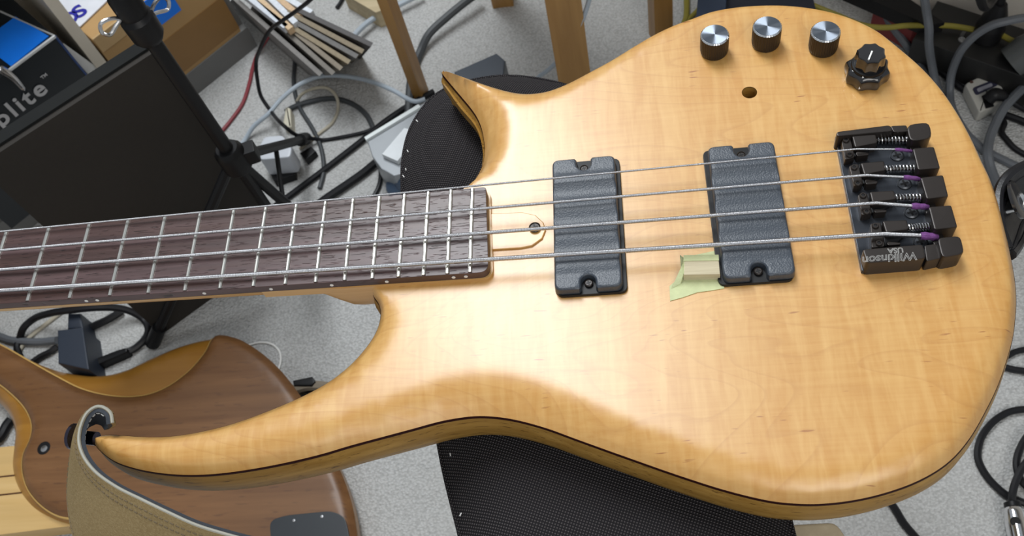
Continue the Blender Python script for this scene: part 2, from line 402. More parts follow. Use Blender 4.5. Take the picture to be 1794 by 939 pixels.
# ------------------------------------------------------------------ the bass guitar
ZB = ZS - .012; ZL = ZB - .009
bass = thing('bass_guitar', (-.1, 0, ZB - .045), 'honey coloured maple four string bass guitar lying on the black cushioned bench', 'bass guitar')
LINE = [(821,334,2),(834,313,10),(842,298.5,14),(848,279,17),(850,262,18),(848,244.6,18),(844,225,18),(835.6,205,17),(823,187,16),(808.6,170,15),(794,152.7,14),(780.4,136.8,12),(774,129,11),(772,125.5,10),(776,124.6,10),
 (789,128.5,10),(813.5,136,10),(838,145,11),(862,153,12),(887,160,13),(911,164.5,14),(936,164.5,14),(961,160.5,13),(985,152,12),(1000,145.5,11),(1034,128,10),(1069,109,10),(1104,88,9),(1139,68.5,8),(1174,52.7,7),(1209,41,6),(1242,29,6),(1285,21,6),(1327,17.6,6),(1369,17.4,6),(1412,21.2,6),(1454,29,6),(1496,42.4,6),(1539,63.5,6),(1567,85,6),(1618,129,6),(1652,167,6),(1680,208,6),(1704,252,6),(1724,296,6),(1734,315.5,6),(1749,358,7),(1760,401,7),(1770,448,8),(1777,487,8),(1780,525,9),(1778,560,9),(1774,592,10),(1764,628.6,10),(1748,675,11),(1725.5,721.5,11),(1697,770,12),(1661,810,12),(1612,840.6,12),(1552,863,12),(1491,877,12),(1430.7,883,12),(1390,882,12),(1350,877.7,13),(1275,860,13),(1200,836.5,14),(1101,802,16),(1011,769.7,19),(957,750,21),(903,735.4,22),(867,730,23),(831,729,23),(776.6,737,22),(722,751.6,20),(668,766,18),(614,780.5,16),(558,797,14),(468.6,817,13),(379,830,12),(312,831.5,11),(245.5,822.6,10),(200.8,808,9),(178.5,792,9),(165,777,8),(164.5,771,8),(171,765,8),(192,762,8),(245,765.5,8),(290,765.5,9),(335,760,9),(402,744.5,10),(468.6,721,11),(535.6,692,12),(580,667,13),(616,638,14),(640,611.5,14),(655,590,14),(663,573,12),(667,556,9),(667,542,6),(662.7,529,3),(652,512,2)]
def depth(i): return .009 + .006 * np.interp(i, [0, 1.5, 4, 9, 13, 16], [0, .6, 1, 1, .7, 0])
lw = np.array([[*W(u, v, ZB - depth(i))[:2], w / 1000, depth(i)] for i, (u, v, w) in enumerate(LINE)])
ol = catmull(lw, True, step=.0022, n=10)
if area2(ol) < 0: ol = ol[::-1]
for _ in range(12): ol[:, 2:] = .25 * np.roll(ol[:, 2:], 1, 0) + .5 * ol[:, 2:] + .25 * np.roll(ol[:, 2:], -1, 0)
OUT, OW, OD = ol[:, :2].copy(), np.clip(ol[:, 2], .001, .03), ol[:, 3]; ZLI = ZB - OD
for _ in range(2): OUT = .25 * np.roll(OUT, 1, 0) + .5 * OUT + .25 * np.roll(OUT, -1, 0)
hc = W(1313, 162, ZB)[:2]; ha = np.linspace(0, 2 * math.pi, 28, endpoint=False)
HOLE = hc + .0045 * np.stack([np.cos(ha), np.sin(ha)], 1)
def bodytop(d, idx, xy):
    t = np.clip(1 - d / OW[idx], 0, 1); return ZB - OD[idx] * t ** 1.9
obj('maple_top', cap(OUT, bodytop, .0032, (.0008, .0018, .0032, .005, .0075, .0105), [HOLE], 5), MAPLE, bass, 60)
tag(obj('accent_veneer', skirt(OUT, [(0, ZLI), (.0003, ZLI - .0004), (.0005, ZLI - .0022), (.0002, ZLI - .0026)], False), VEN, bass, 80), 'thin dark veneer line')
BUL = .0022 + np.interp(OUT[:, 0], [W(764, 136, ZL)[0], W(845, 240, ZL)[0]], [.0058, .0]) * (OUT[:, 1] > .03) * (OUT[:, 0] < W(852, 262, ZL)[0]) * (OUT[:, 1] < np.interp(OUT[:, 0], [W(772, 124, ZL)[0], W(850, 150, ZL)[0]], [W(772, 130, ZL)[1], W(850, 190, ZL)[1]]))
for _ in range(30): BUL = (np.roll(BUL, 1) + BUL + np.roll(BUL, -1)) / 3
tag(obj('body_back', skirt(OUT, [(.0003, ZLI - .0024), (BUL * .55, ZLI - .006), (BUL, ZL - .011), (BUL, ZL - .019), (BUL * .3, ZL - .027), (-.004, ZL - .033), (-.011, ZL - .036)], True), BACKW, bass, 60), 'golden brown mahogany back wood')
hv, hf = lathe([(.0045, -.0005), (.0045, -.018), (.0005, -.018)], (*hc, ZB), 28); obj('switch_hole', (hv, [f[::-1] for f in hf[:-2]]), BACKW, bass)

# --- neck and fretboard
ZF = ZS - .0035; XN = -.8636
def edge(p, q): a, b = W(*p, ZF), W(*q, ZF); return lambda x: a[1] + (b[1] - a[1]) * (x - a[0]) / (b[0] - a[0])
ytre, ybas = edge((0, 404.7), (851, 327)), edge((0, 532), (843, 477.5))
xt, xb = W(851.5, 327, ZF)[0], W(856, 488, ZF)[0]
FB = [(XN, ybas(XN)), (xb, ybas(xb)), (xt, ytre(xt)), (XN, ytre(XN))]
fbp = rnd(FB, [0, .006, .0022, 0], 6)
fbo = obj('fretboard', prism(fbp, ZF, ZF - .0062, .0004), ROSE, bass)
L0 = .8636
for nfr in range(1, 25):
    x = XN + L0 * (1 - 2 ** (-nfr / 12))
    obj('fret', tube([(x, ybas(x) + .0006, ZF - .0003), (x, ytre(x) - .0006, ZF - .0003)], .00135, 10, False), NICK, fbo)
for nfr in (3, 5, 7, 9, 12, 15, 17, 19, 21, 24):
    x = XN + L0 * (1 - .5 * (2 ** (-nfr / 12) + 2 ** (-(nfr - 1) / 12)))
    for dx in ((-.0035, .0035) if nfr in (12, 24) else (0,)):
        obj('side_dot', lathe([(.0011, 0), (.0011, .0003), (.0009, .0004)], (x + dx, ybas(x + dx) - .0001, ZF - .003), 10, axis=(0, -1, 0)), WHITE, fbo)
sec, V, F = 17, [], []
xs = np.r_[np.linspace(XN, -.36, 10), np.linspace(-.35, -.215, 22)]
xh0, xh1 = W(545, 515, ZS - .015)[0], W(625, 545, ZS - .03)[0]
for x in xs:
    h = np.clip((x - xh0) / (xh1 - xh0), 0, 1); h = h * h * (3 - 2 * h); dep = .0135 + .003 * (x - XN) / .65 + .017 * h; pw = 2.1 + 2.4 * h
    yb, yt = ybas(x) - .0005 * h, ytre(x); w2 = (yt - yb) / 2; yc = (yt + yb) / 2
    for k in range(sec):
        a = math.pi * k / (sec - 1); c, s = math.cos(a), math.sin(a)
        V.append((x, yc - w2 * math.copysign(abs(c) ** (2 / pw), c), ZF - .0062 - .0005 - dep * s ** (2 / pw)))
for i in range(len(xs) - 1):
    for k in range(sec - 1): F.append((i * sec + k, i * sec + k + 1, (i + 1) * sec + k + 1, (i + 1) * sec + k))
    F.append((i * sec + sec - 1, i * sec, (i + 1) * sec, (i + 1) * sec + sec - 1))
F.append(tuple(range(sec))); F.append(tuple((len(xs) - 1) * sec + k for k in range(sec))[::-1])
V = np.array(V); tng = prism(rnd([(-.34, ybas(-.34)), (xb + .0014, ybas(xb) - .0005), (xt + .0014, ytre(xt) + .0003), (-.34, ytre(-.34))], [0, .006, .0022, 0], 6), ZF - .0060, ZB - .004)
obj('neck', joinm((V, F), tng), NECKW, bass, 50)
obj('nut', prism([(XN - .004, ybas(XN)), (XN, ybas(XN)), (XN, ytre(XN)), (XN - .004, ytre(XN))], ZF + .0025, ZF - .006, .0005), WHITE, bass)
ym = (ybas(XN) + ytre(XN)) / 2
obj('headstock', prism([(XN - .003, ym - .02), (XN - .003, ym + .02), (XN - .03, ym + .032), (XN - .17, ym + .036), (XN - .19, ym), (XN - .15, ym - .045), (XN - .03, ym - .034)], ZF - .004, ZF - .018, .002, .012), NECKW, bass)
tc = WP([(850, 374), (915, 371), (938, 376), (952, 389), (956, 402), (950, 417), (932, 430), (912, 434), (850, 438)], ZB + .0015)
tr = obj('truss_rod_cover', prism(tc, ZB + .0013, ZB - .001, .0006), MAPLE, bass, 60)
def phillips(name, c, r, parent, mat, h=.0012):
    s = obj(name, lathe([(r, 0), (r, h * .6), (r * .8, h), (r * .74, h * .55), (r * .01, h * .55)], c, 20), mat, parent); cz = c[2] + h * .56
    return joinm(prism(rect(c, (1, .25), r * 1.15, r * .3), cz + .0001, cz - .0002), prism(rect(c, (-.25, 1), r * 1.15, r * .3), cz + .00012, cz - .0002))
c = W(937, 399, ZB + .002); cr = phillips('cover_screw', c, .0034, bass, BRG); obj('screw_slot', cr, BLK, bass)

# --- pickups
def pickup(px, shift):
    P = WP(px, ZB + .0075); c = P.mean(0); ey = (P[0] + P[1] - P[2] - P[3]) / 2; Ly = np.linalg.norm(ey); ey /= Ly; ex = (P[1] + P[2] - P[0] - P[3]) / 2; Lx = np.linalg.norm(ex); ex = np.array([ey[1], -ey[0]])
    hx, hy, nr, nd = Lx / 2, Ly / 2, .0042, .0085
    def notch(s):
        a = np.linspace(0, math.pi, 9); return [(nr * math.cos(t) * s, s * (hy - nd + nr - nr * math.sin(t))) for t in a]
    R = rnd([(-hx, -hy), (hx, -hy), (hx, hy), (-hx, hy)], .004, 5)
    loc = list(R[3:9]) + [(nr * 1.25, hy), (nr, hy - .0012)] + notch(1) + [(-nr, hy - .0012), (-nr * 1.25, hy)] + list(R[15:21])[0:0]
    loc = [*R[0:6][0:6]] ; loc = []
    a, b, c2, d2 = R[0:6], R[6:12], R[12:18], R[18:24]
    loc = list(a) + [(-nr * 1.25, -hy), (-nr, -hy + .0012)] + [(-nr * math.cos(t), -(hy - nd + nr) + nr * math.sin(t)) for t in np.linspace(0, math.pi, 9)] + [(nr, -hy + .0012), (nr * 1.25, -hy)] + list(b) + list(c2) + [(nr * 1.25, hy), (nr, hy - .0012)] + [(nr * math.cos(t), (hy - nd + nr) - nr * math.sin(t)) for t in np.linspace(0, math.pi, 9)] + [(-nr, hy - .0012), (-nr * 1.25, hy)] + list(d2)
    loc = np.array(loc); wl = c + loc[:, :1] * ex + loc[:, 1:] * ey
    # densify
    D = []
    for i in range(len(wl)):
        p, q2 = wl[i], wl[(i + 1) % len(wl)]; k = max(int(np.linalg.norm(q2 - p) / .0022), 1)
        D += [p + (q2 - p) * t / k for t in range(k)]
    D = np.array(D)
    def zf(d, idx, xy):
        yy = (xy - c) @ ey; wv = .0009 * np.cos(yy / .0188 * 2 * math.pi + math.pi) * np.clip((hy * .86 - np.abs(yy)) / .004, 0, 1)
        t = np.clip(1 - d / .0011, 0, 1); return ZB + .0075 + wv * np.clip(d / .001, 0, 1) - .0011 * t ** 2
    pk = obj('pickup', joinm(cap(D, zf, .002, (.0003, .0007, .0012)), skirt(D, [(0, ZB + .0064), (.0002, ZB + .005), (.0004, ZB + .0005)], True)), PUP, bass, 45)
    B = rnd(np.array([c + sx * (hx + .0010) * ex + sy * (hy + .0012) * ey + shift * ex for sx, sy in ((-1, -1), (1, -1), (1, 1), (-1, 1))]), .004, 5)
    tag(obj('pickup_ring', prism(B, ZB + .0022, ZB - .002, .0004), BLK, pk), 'black base below the cover')
    for s in (-1, 1):
        cs = c + ey * s * (hy - .0052); cr = phillips('pickup_screw', (*cs, ZB + .0030), .0024, pk, BRG); obj('screw_slot', cr, BLK, pk)
    return pk
pickup([(968, 279), (1076, 272), (1091, 500), (971, 508)], .0016)
pickup([(1238, 257), (1357, 246), (1393, 477), (1270, 489)], -.0016)

# --- knobs
for u, v in ((1252.3, 60), (1344.5, 45.5), (1446.8, 54)):
    h = .0152; c = W(u, v, ZB + h); c[2] = ZB
    k = obj('control_knob', lathe([(.0078, .0002), (.0083, .001), (.0085, .003), (.0085, h - .0009)], c, 144, lambda a, z: 1 + (.018 if (int(round(a / (2 * math.pi) * 144)) % 4) < 2 else -.012) * (z > .0015)), KNOB_S, bass, 20)
    obj('bright_rim', lathe([(.0085, h - .0009), (.0079, h - .0001)], c, 96, lambda a, z: 1 + (.012 if (int(round(a / (2 * math.pi) * 96)) % 3) < 2 else -.015) * (z < h - .0005)), RIM, k)
    obj('spun_top', lathe([(.0079, h - .0003), (.0078, h), (.004, h + .00002), (.0004, h + .00003)], c, 64), KNOB_T, k)
c = W(1527, 92, ZB + .0205); c[2] = ZB
def lobes(n, d): return lambda a, z: 1 - d * abs(math.cos(n / 2 * a + .3)) ** 1.2
k = obj('stacked_knob', lathe([(.0105, .0002), (.0128, .0012), (.0133, .004), (.0128, .0075), (.0115, .0092), (.0095, .0098), (.009, .0085)], c, 96, lobes(8, .12)), GLOSS, bass, 40)
obj('knob_collar', lathe([(.0095, .0075), (.0098, .0102), (.0094, .0112), (.0075, .0114)], c, 48), BLK, k)
obj('upper_knob', lathe([(.0084, .0105), (.0086, .013), (.0082, .0195), (.0074, .0204), (.0003, .0207)], c, 80, lobes(8, .11)), GLOSS, k, 40)
d = np.array([.45, .9]); d /= np.linalg.norm(d)
pw_ = c[:2] - d * .0022; obj('pointer_line', prism(rect(pw_ - d * .0005, d, .0068, .0009), ZB + .0212, ZB + .0204), WHITE, k)
dl = np.array([-.46, -.89]); p0, p1 = c[:2] + dl * .0095, c[:2] + dl * .0134
obj('lower_pointer', hexa((p0[0] - .0005, p0[1], ZB + .0106), (p0[0] + .0005, p0[1], ZB + .0106), (p1[0] + .0005, p1[1] , ZB + .0038), (p1[0] - .0005, p1[1], ZB + .0038), (0, .0003, -.0008)), WHITE, k)

# --- bridge
Z5 = lambda P: [(1450 + x / 6.26, 200 + y / 6.26) for x, y in P]
Z6 = lambda P: [(1450 + x / 6.26, 340 + y / 6.26) for x, y in P]
HW = ZB + .0125
br = obj('bridge', prism(WP([(1463, 238), (1600, 224), (1652, 458), (1510, 475)], ZB + .003), ZB + .003, ZB - .0005, .0005, .001), BRP, bass)
def bpart(name, px, zt, zb, bev=.0008, r=.0012, mat=None): return obj(name, prism(WP(px, zt), zt, zb, bev, r, 3), mat or BRG, br)
for P, r in ((Z5([(865, 110), (1120, 80), (1150, 262), (900, 300)]), .004), (Z5([(930, 370), (1170, 350), (1240, 590), (990, 610)]), .0012), (Z5([(1015, 690), (1270, 660), (1330, 900), (1085, 930)]), .0012), (Z6([(1105, 135), (1360, 115), (1430, 360), (1170, 390)]), .0012), (Z6([(1200, 475), (1460, 450), (1505, 650), (1255, 700)]), .003)):
    bpart('tail_block', P, HW, ZB, .0010, r)
bpart('tail_beam', [(1592, 250), (1612, 248), (1660, 440), (1640, 445)], ZB + .006, ZB, .0006)
bpart('side_wall', Z5([(95, 188), (690, 112), (728, 182), (100, 242)]), HW, ZB, .001, .003)
bpart('side_wall', Z6([(380, 600), (1050, 545), (1082, 705), (430, 757)]), HW, ZB, .001, .002)
bpart('side_web', Z5([(690, 125), (870, 118), (880, 190), (720, 195)]), ZB + .0095, ZB, .0006)
bpart('side_web', Z6([(1060, 560), (1200, 540), (1252, 700), (1085, 738)]), ZB + .0095, ZB, .0006)
SAD = [(Z5([(150, 288), (250, 250), (300, 470), (190, 502)]), Z5([(200, 280), (240, 440)]), Z5([(265, 230), (530, 215), (550, 312), (300, 362)]), Z5([(308, 405), (450, 420), (452, 446), (318, 462)]), Z5([(540, 282), (880, 285)])),
       (Z5([(235, 562), (335, 540), (392, 765), (290, 792)]), Z5([(290, 580), (330, 755)]), Z5([(360, 530), (620, 510), (640, 612), (400, 662)]), Z5([(410, 708), (550, 728), (545, 760), (415, 772)]), Z5([(630, 602), (965, 592)])),
       (Z6([(330, 4), (430, -14), (490, 210), (375, 232)]), Z6([(388, 12), (428, 190)]), Z6([(460, -30), (730, -42), (755, 52), (490, 92)]), Z6([(508, 158), (650, 170), (645, 196), (512, 206)]), Z6([(740, 42), (1070, 36)])),
       (Z6([(468, 320), (580, 306), (630, 572), (485, 590)]), Z6([(523, 345), (563, 535)]), Z6([(600, 290), (870, 280), (892, 382), (640, 422)]), Z6([(650, 513), (800, 530), (802, 552), (655, 562)]), Z6([(880, 372), (1150, 350)]))]
for fb, scw, tall, tong, spr in SAD:
    bpart('saddle', fb, ZB + .0088, ZB + .003, .0005); bpart('saddle_block', tall, ZB + .0112, ZB + .003, .0009, .0012); bpart('saddle_tongue', tong, ZB + .0088, ZB + .003, .0005, .0015)
    A, B = W(*tall[0], ZB + .007), W(*tall[1], ZB + .007)
    o = W(*fb[0], ZB + .006); o2 = W(*tall[0], ZB + .006)
    bpart('saddle_foot', [fb[1], tall[1], (tall[2][0], tall[2][1] + 4), (tong[1][0] - 6, tong[1][1]), tong[2], fb[2]], ZB + .0058, ZB + .003, .0004, .001, BLK)
    for u, v in scw:
        c = W(u, v, ZB + .0095); obj('height_screw', lathe([(.0018, -.006), (.0018, .0), (.0015, .0004), (.0009, .0004), (.0008, -.0012), (.0001, -.0012)], c, 14), BRG, br)
        obj('hex_socket', lathe([(.0008, -.0008), (.0008, .00005), (.0001, .00006)], (c[0], c[1], c[2] + .0001), 6), BLK, br)
    A, B = W(*spr[0], ZB + .006), W(*spr[1], ZB + .006); dd = (B - A); Ls = np.linalg.norm(dd[:2]); dd /= np.linalg.norm(dd); e = np.cross([0, 0, 1.], dd); turns = 9
    H = [A + dd * Ls * t + .0021 * (math.cos(turns * 2 * math.pi * t) * e + math.sin(turns * 2 * math.pi * t) * np.array([0, 0, 1.])) for t in np.linspace(0, 1, turns * 12)]
    obj('spring', tube(H, .00042, 6, False), STEEL, br); obj('spring_rod', rod(A - dd * .002, B, .0012, 10), BRG, br)
for u, v in ((1571, 273), (1584, 322.5), (1596, 373), (1612, 424)):
    c = W(u, v, ZB + .003); cr = phillips('mounting_screw', c, .0038, br, plain('screw_head', (.075, .08, .09), .35, .6), .0014); obj('screw_slot', cr, BLK, br)
xd = W(1518.7, 455, HW) - W(1618, 446, HW); yd = np.array([xd[1], -xd[0], 0]); yd = yd if yd[1] < 0 else -yd
GREY = plain('pale_lettering', (.55, .54, .52), .5)
obj('lettering', text('Wilkinson', .0066, W(1606, 441.5, HW + .0001), xd, yd, outline=.00010, shear=.2), GREY, br, smooth=False)
obj('lettering', text('USA', .0042, W(1582, 433.5, HW + .0001), xd, yd, outline=.00010, shear=.1), GREY, br, smooth=False)

# --- strings
STR = [('E', (0, 510.6), (1545.8, 410.3), (1613, 413), (1642, 416), .00132), ('A', (0, 474.3), (1531.5, 356), (1597, 361), (1626, 363), .00108), ('D', (0, 440.3), (1515.5, 307.3), (1583, 310.5), (1611, 314), .00083), ('G', (0, 407.4), (1498, 261.5), (1568, 261.8), (1597, 265), .00058)]
for nm, l0, sd, s1, s2, r in STR:
    a, b = W(*l0, ZS - .0012), W(*sd, ZS + .0002); t = (XN - b[0]) / (a[0] - b[0]); n0 = b + (a - b) * t; n0[2] = ZF + .003
    c1, c2 = W(*s1, ZB + .0082), W(*s2, ZB + .0062)
    P = [n0] + [n0 + (b - n0) * k / 6 for k in range(1, 6)] + [b - (b - n0) / np.linalg.norm(b - n0) * .002, b + np.array([.0012, 0, -.0001]), b + (c1 - b) * .3, c1, c2]
    so = obj('string', tube(P, r, 10, False), WOUND, bass, 60)
    obj('silk_wrap', tube([c1, (c1 + c2) / 2 + np.array([0, 0, .0003]), c2], [r * 1.35, r * 1.7, r * 1.4, r * 1.6, r * 1.35], 10), SILK, so)

# --- strap buttons
tip = W(163, 772, ZB - .018)
obj('strap_button', joinm(lathe([(.004, 0), (.004, .012), (.0075, .0135), (.0075, .0155), (.003, .0165)], tip + np.array([.002, .001, 0]), 20, axis=(-1, .15, 0))), plain('dark_nickel', (.09, .08, .11), .2, 1), bass)
eb = W(1751, 366, ZB - .02)
obj('strap_button', lathe([(.0055, -.002), (.004, .002), (.004, .008), (.007, .010), (.0072, .012), (.002, .013)], eb, 20, axis=(.97, .22, 0)), STEEL, bass)

# --- wood block and masking tape under the thickest string
blk = thing('wooden_thumb_block', W(1225, 475, ZB), 'small pale wooden block taped to the bass beside the bridge pickup', 'wood block')
obj('block', prism(WP([(1198, 449), (1259, 447.6), (1262, 480.4), (1197.5, 481.5)], ZB + .0062), ZB + .0062, ZB + .0004, .0008), wood('pale_wood', (.50, .43, .28), (.66, .58, .40), .7, (20, 600, 600)), blk)
TAPE = plain('masking_tape', (.56, .60, .33), .7, 0, .15, 200, .0003, 500)
tag(obj('masking_tape', prism(WP([(1192, 452), (1259.6, 438), (1269, 505), (1245, 509), (1222, 512), (1196, 521), (1174, 527), (1173, 501.5), (1187, 489), (1193, 478)], ZB + .0004), ZB + .0005, ZB - .0001), TAPE, blk), 'pale green masking tape')
obj('masking_tape', hexa(W(1197.5, 447, ZB + .0066), W(1259, 446, ZB + .0066), W(1259.5, 456, ZB + .0066), W(1197.5, 457, ZB + .0066), (0, 0, -.0007)), TAPE, blk)
obj('masking_tape', hexa(W(1196, 462, ZB + .0055), W(1197, 481, ZB + .0055), W(1192, 497, ZB + .0006), W(1176, 506, ZB + .0006), (.0002, 0, -.0004)), TAPE, blk)
obj('masking_tape', hexa(W(1191, 447, ZB + .0075), W(1198, 452, ZB + .0064), W(1197.5, 480, ZB + .0058), W(1193.5, 470, ZB + .002), (.0003, 0, 0)), TAPE, blk)
obj('screw_slot', prism(rect(W(1255, 438.5, ZB), (1, 0), .0016, .0014), ZB + .002, ZB - .0004), BLK, bass)

# ------------------------------------------------------------------ straps
STIT = plain('stitching', (.15, .11, .06), .8); STITW = plain('grey_stitching', (.5, .5, .48), .8); INNER = plain('dark_lining', (.03, .036, .046), .8, 0, .2, 400, .0003, 600); EDGE = plain('raw_leather_edge', (.36, .35, .30), .8)
def ribbon(path, normal_side, th, hw, zc):
    """upright band following a plan path: returns solid shifted sideways"""
    P = np.asarray(path); T = np.gradient(P, axis=0); T /= np.linalg.norm(T, axis=1)[:, None]; Nn = np.stack([-T[:, 1], T[:, 0]], 1)
    a, b = normal_side - th / 2, normal_side + th / 2; V, F = [], []
    for i in range(len(P)):
        for o, s in ((a, -1), (b, -1), (b, 1), (a, 1)): V.append((*(P[i] + Nn[i] * o), zc[i] + s * hw[i]))
    for i in range(len(P) - 1):
        for k in range(4): l = (k + 1) % 4; F.append((i * 4 + k, i * 4 + l, (i + 1) * 4 + l, (i + 1) * 4 + k))
    F.append((3, 2, 1, 0)); m = (len(P) - 1) * 4; F.append((m, m + 1, m + 2, m + 3))
    return np.array(V), [f[::-1] for f in F]
def band(U, L, off, th, grow=0.0, nseg=6, bulge=.0):
    """leather band ruled between an upper and a lower edge line, shifted along its face normal"""
    U, L = np.asarray(U, float), np.asarray(L, float); n_ = len(U); T = np.gradient(U + L, axis=0); D = L - U; Nn = np.cross(T, D); Nn /= np.linalg.norm(Nn, axis=1)[:, None]
    V, F = [], []; m = nseg + 1
    for o in (off - th / 2, off + th / 2):
        for i in range(n_):
            for k in range(m):
                t = grow + (1 - 2 * grow) * k / nseg; V.append(U[i] + D[i] * t + Nn[i] * (o + bulge * math.sin(math.pi * t)))
    B = n_ * m
    for i in range(n_ - 1):
        for k in range(m - 1):
            a, b, c_, d_ = i * m + k, i * m + k + 1, (i + 1) * m + k + 1, (i + 1) * m + k
            F += [(a, b, c_, d_), (B + d_, B + c_, B + b, B + a)]
        for k in (0, m - 1): F.append((i * m + k, (i + 1) * m + k, B + (i + 1) * m + k, B + i * m + k) if k == 0 else (B + i * m + k, B + (i + 1) * m + k, (i + 1) * m + k, i * m + k))
    for i in (0, n_ - 1):
        for k in range(m - 1): F.append((i * m + k, i * m + k + 1, B + i * m + k + 1, B + i * m + k))
    return np.array(V), F, Nn
zt = ZB + .004
UP = [(194,742,0),(190,724,.001),(172,715,.002),(156,725,.002),(145,748,.001),(142,772,0),(149,797,0),(170,825,0),(206,851,0),(250,873,0),(300,897,0),(345,917,-.002),(400,934,-.005),(470,952,-.010),(560,975,-.018),(650,1035,-.06),(690,1120,-.13),(700,1210,-.2)]
LO = [(190,752,-.010),(182,742,-.014),(168,738,-.018),(150,746,-.022),(139,765,-.026),(131,792,-.032),(125,832,-.042),(123,878,-.050),(136,945,-.055),(165,985,-.056),(210,1012,-.056),(265,1035,-.057),(330,1055,-.060),(410,1075,-.065),(510,1100,-.073),(580,1170,-.12),(600,1270,-.19),(600,1370,-.26)]
sU = catmull([W(u, v, zt + z) for u, v, z in UP], n=7); sL = catmull([W(u, v, zt + z) for u, v, z in LO], n=7)
st = thing('leather_strap', (*sU[len(sU) // 2][:2], zt - .07), 'tan suede guitar strap hooked over the tip of the long body horn', 'strap')
b1 = band(sU, sL, .0010, .0018, bulge=.0015); sgn_ = 1 if b1[2][len(sU) // 2][1] < 0 else -1
b1 = band(sU, sL, sgn_ * .0010, .0020, bulge=sgn_ * .0015); b0 = band(sU, sL, -sgn_ * .0011, .0022, .004, bulge=sgn_ * .0015)
obj('suede_face', b1[:2], SUEDE, st, 60); obj('dark_lining', b0[:2], INNER, st, 60)
obj('raw_edge', tube(sU + b1[2] * sgn_ * .0010 + [0, 0, .0002], .0009, 6, False), EDGE, st)
def stitches(t, off, mat):
    ms = []; P = sU + (sL - sU) * t + b1[2] * off; L_ = np.r_[0, np.cumsum(np.linalg.norm(np.diff(P, axis=0), axis=1))]
    for q in np.arange(.006, L_[-1], .0034):
        a, b = (np.array([np.interp(x, L_, P[:, k]) for k in range(3)]) for x in (q, q + .0022)); ms.append(rod(a, b, .00042, 5))
    tag(obj('stitching', joinm(*ms), mat, st), kind='stuff')
stitches(.07, sgn_ * .0024, STIT); stitches(.13, sgn_ * .0027, STIT); stitches(.95, sgn_ * .0024, STIT); stitches(.10, -sgn_ * .0022, STITW)
BST = plain('black_leather', (.010, .010, .012), .32, 0, .1, 200, .0001, 500)
BU = [(1764,436,-.004),(1752,402,0),(1747,364,0),(1751,333,0),(1766,310,0),(1794,292,-.002),(1830,282,-.006),(1880,280,-.012),(1960,305,-.05),(2020,370,-.12)]
BL_ = [(1770,448,-.012),(1778,438,-.022),(1786,424,-.03),(1794,405,-.034),(1806,390,-.036),(1825,376,-.04),(1855,362,-.046),(1905,352,-.054),(1975,380,-.09),(2030,440,-.16)]
bU = catmull([W(u, v, zt - .014 + z) for u, v, z in BU], n=6); bL = catmull([W(u, v, zt - .014 + z) for u, v, z in BL_], n=6)
bs = thing('black_strap', (*bU[len(bU) // 2][:2], zt - .08), 'glossy black leather strap fixed to the end pin of the bass', 'strap')
obj('leather_band', band(bU, bL, 0, .005, bulge=.002)[:2], BST, bs, 60)
for t in (0, .16, .84, 1): obj('padded_edge', tube(bU + (bL - bU) * t + [0, 0, .001], .0030 if t in (0, 1) else .0018, 8, False), BST, bs)
obj('fixing_washer', lathe([(.011, 0), (.011, .0015), (.009, .0022), (.004, .0022)], eb + np.array([.007, .001, .006]), 24, axis=(.8, -.1, .6)), GLOSS, bs)

# ------------------------------------------------------------------ bench under the bass
LW = wood('pale_birch', (.60, .50, .34), (.72, .62, .44), .55, (160, 160, 6))
CU = np.array([(-.283,.122),(-.282,.083),(-.262,-.02),(-.248,-.102),(-.233,-.157),(-.222,-.2),(-.19,-.235),(-.13,-.25),(-.07,-.24),(-.05,-.2),(-.052,-.163),(-.06,-.1),(-.08,0),(-.095,.08),(-.12,.13),(-.165,.165),(-.211,.18),(-.245,.177),(-.262,.169),(-.277,.147)])
cu = ccw(catmull(CU, True, step=.006)); bn = thing('bench', (-.17, -.03, 0), 'bench with a black woven cushion and pale birch legs under the bass', 'bench')
zcs = ZB - .0455
def czf(d, idx, xy): t = np.clip(1 - d / .045, 0, 1); return zcs - .024 * t ** 2.2
ms = cap(cu, czf, .008, (.002, .005, .009)); obj('cushion', joinm(ms, skirt(cu, [(0, zcs - .024), (.003, zcs - .034), (.002, zcs - .050), (-.006, zcs - .056)], True)), FAB, bn, 60)
obj('piping', tube([(x, y, zcs - .024) for x, y in cu], .0014, 6, False, closed=True), FAB, bn)
obj('seat_board', skirt(ccw(insetk(cu, .01)), [(0, zcs - .054), (0, zcs - .070)], True, True), LW, bn)
leg0 = WP([(1340, 944), (1374, 919), (1464, 914), (1483, 940), (1500, 985), (1360, 1000)], .40)
obj('leg', prism(leg0, .40, 0, .002, .004), LW, bn)
for x, y in ((-.225, -.19), (-.25, .12), (-.13, .10)): obj('leg', prism(rect((x, y), (1, .2), .03, .03), zcs - .07, 0, .002), LW, bn)
lint = []
for u, v in ((716, 268), (722, 278), (712, 300), (709, 312), (733, 215), (790, 800), (800, 835), (812, 860), (806, 905), (826, 925), (860, 935), (1290, 930)):
    c = W(u, v, zcs - .018); lint.append(rod(c + np.array([0, 0, .001]), c + np.array([.0018 * random.uniform(-1, 1), .0018, .0012]), .00035, 5))
tag(obj('lint', joinm(*lint), WHITE, bn), 'white specks of lint', kind='stuff')

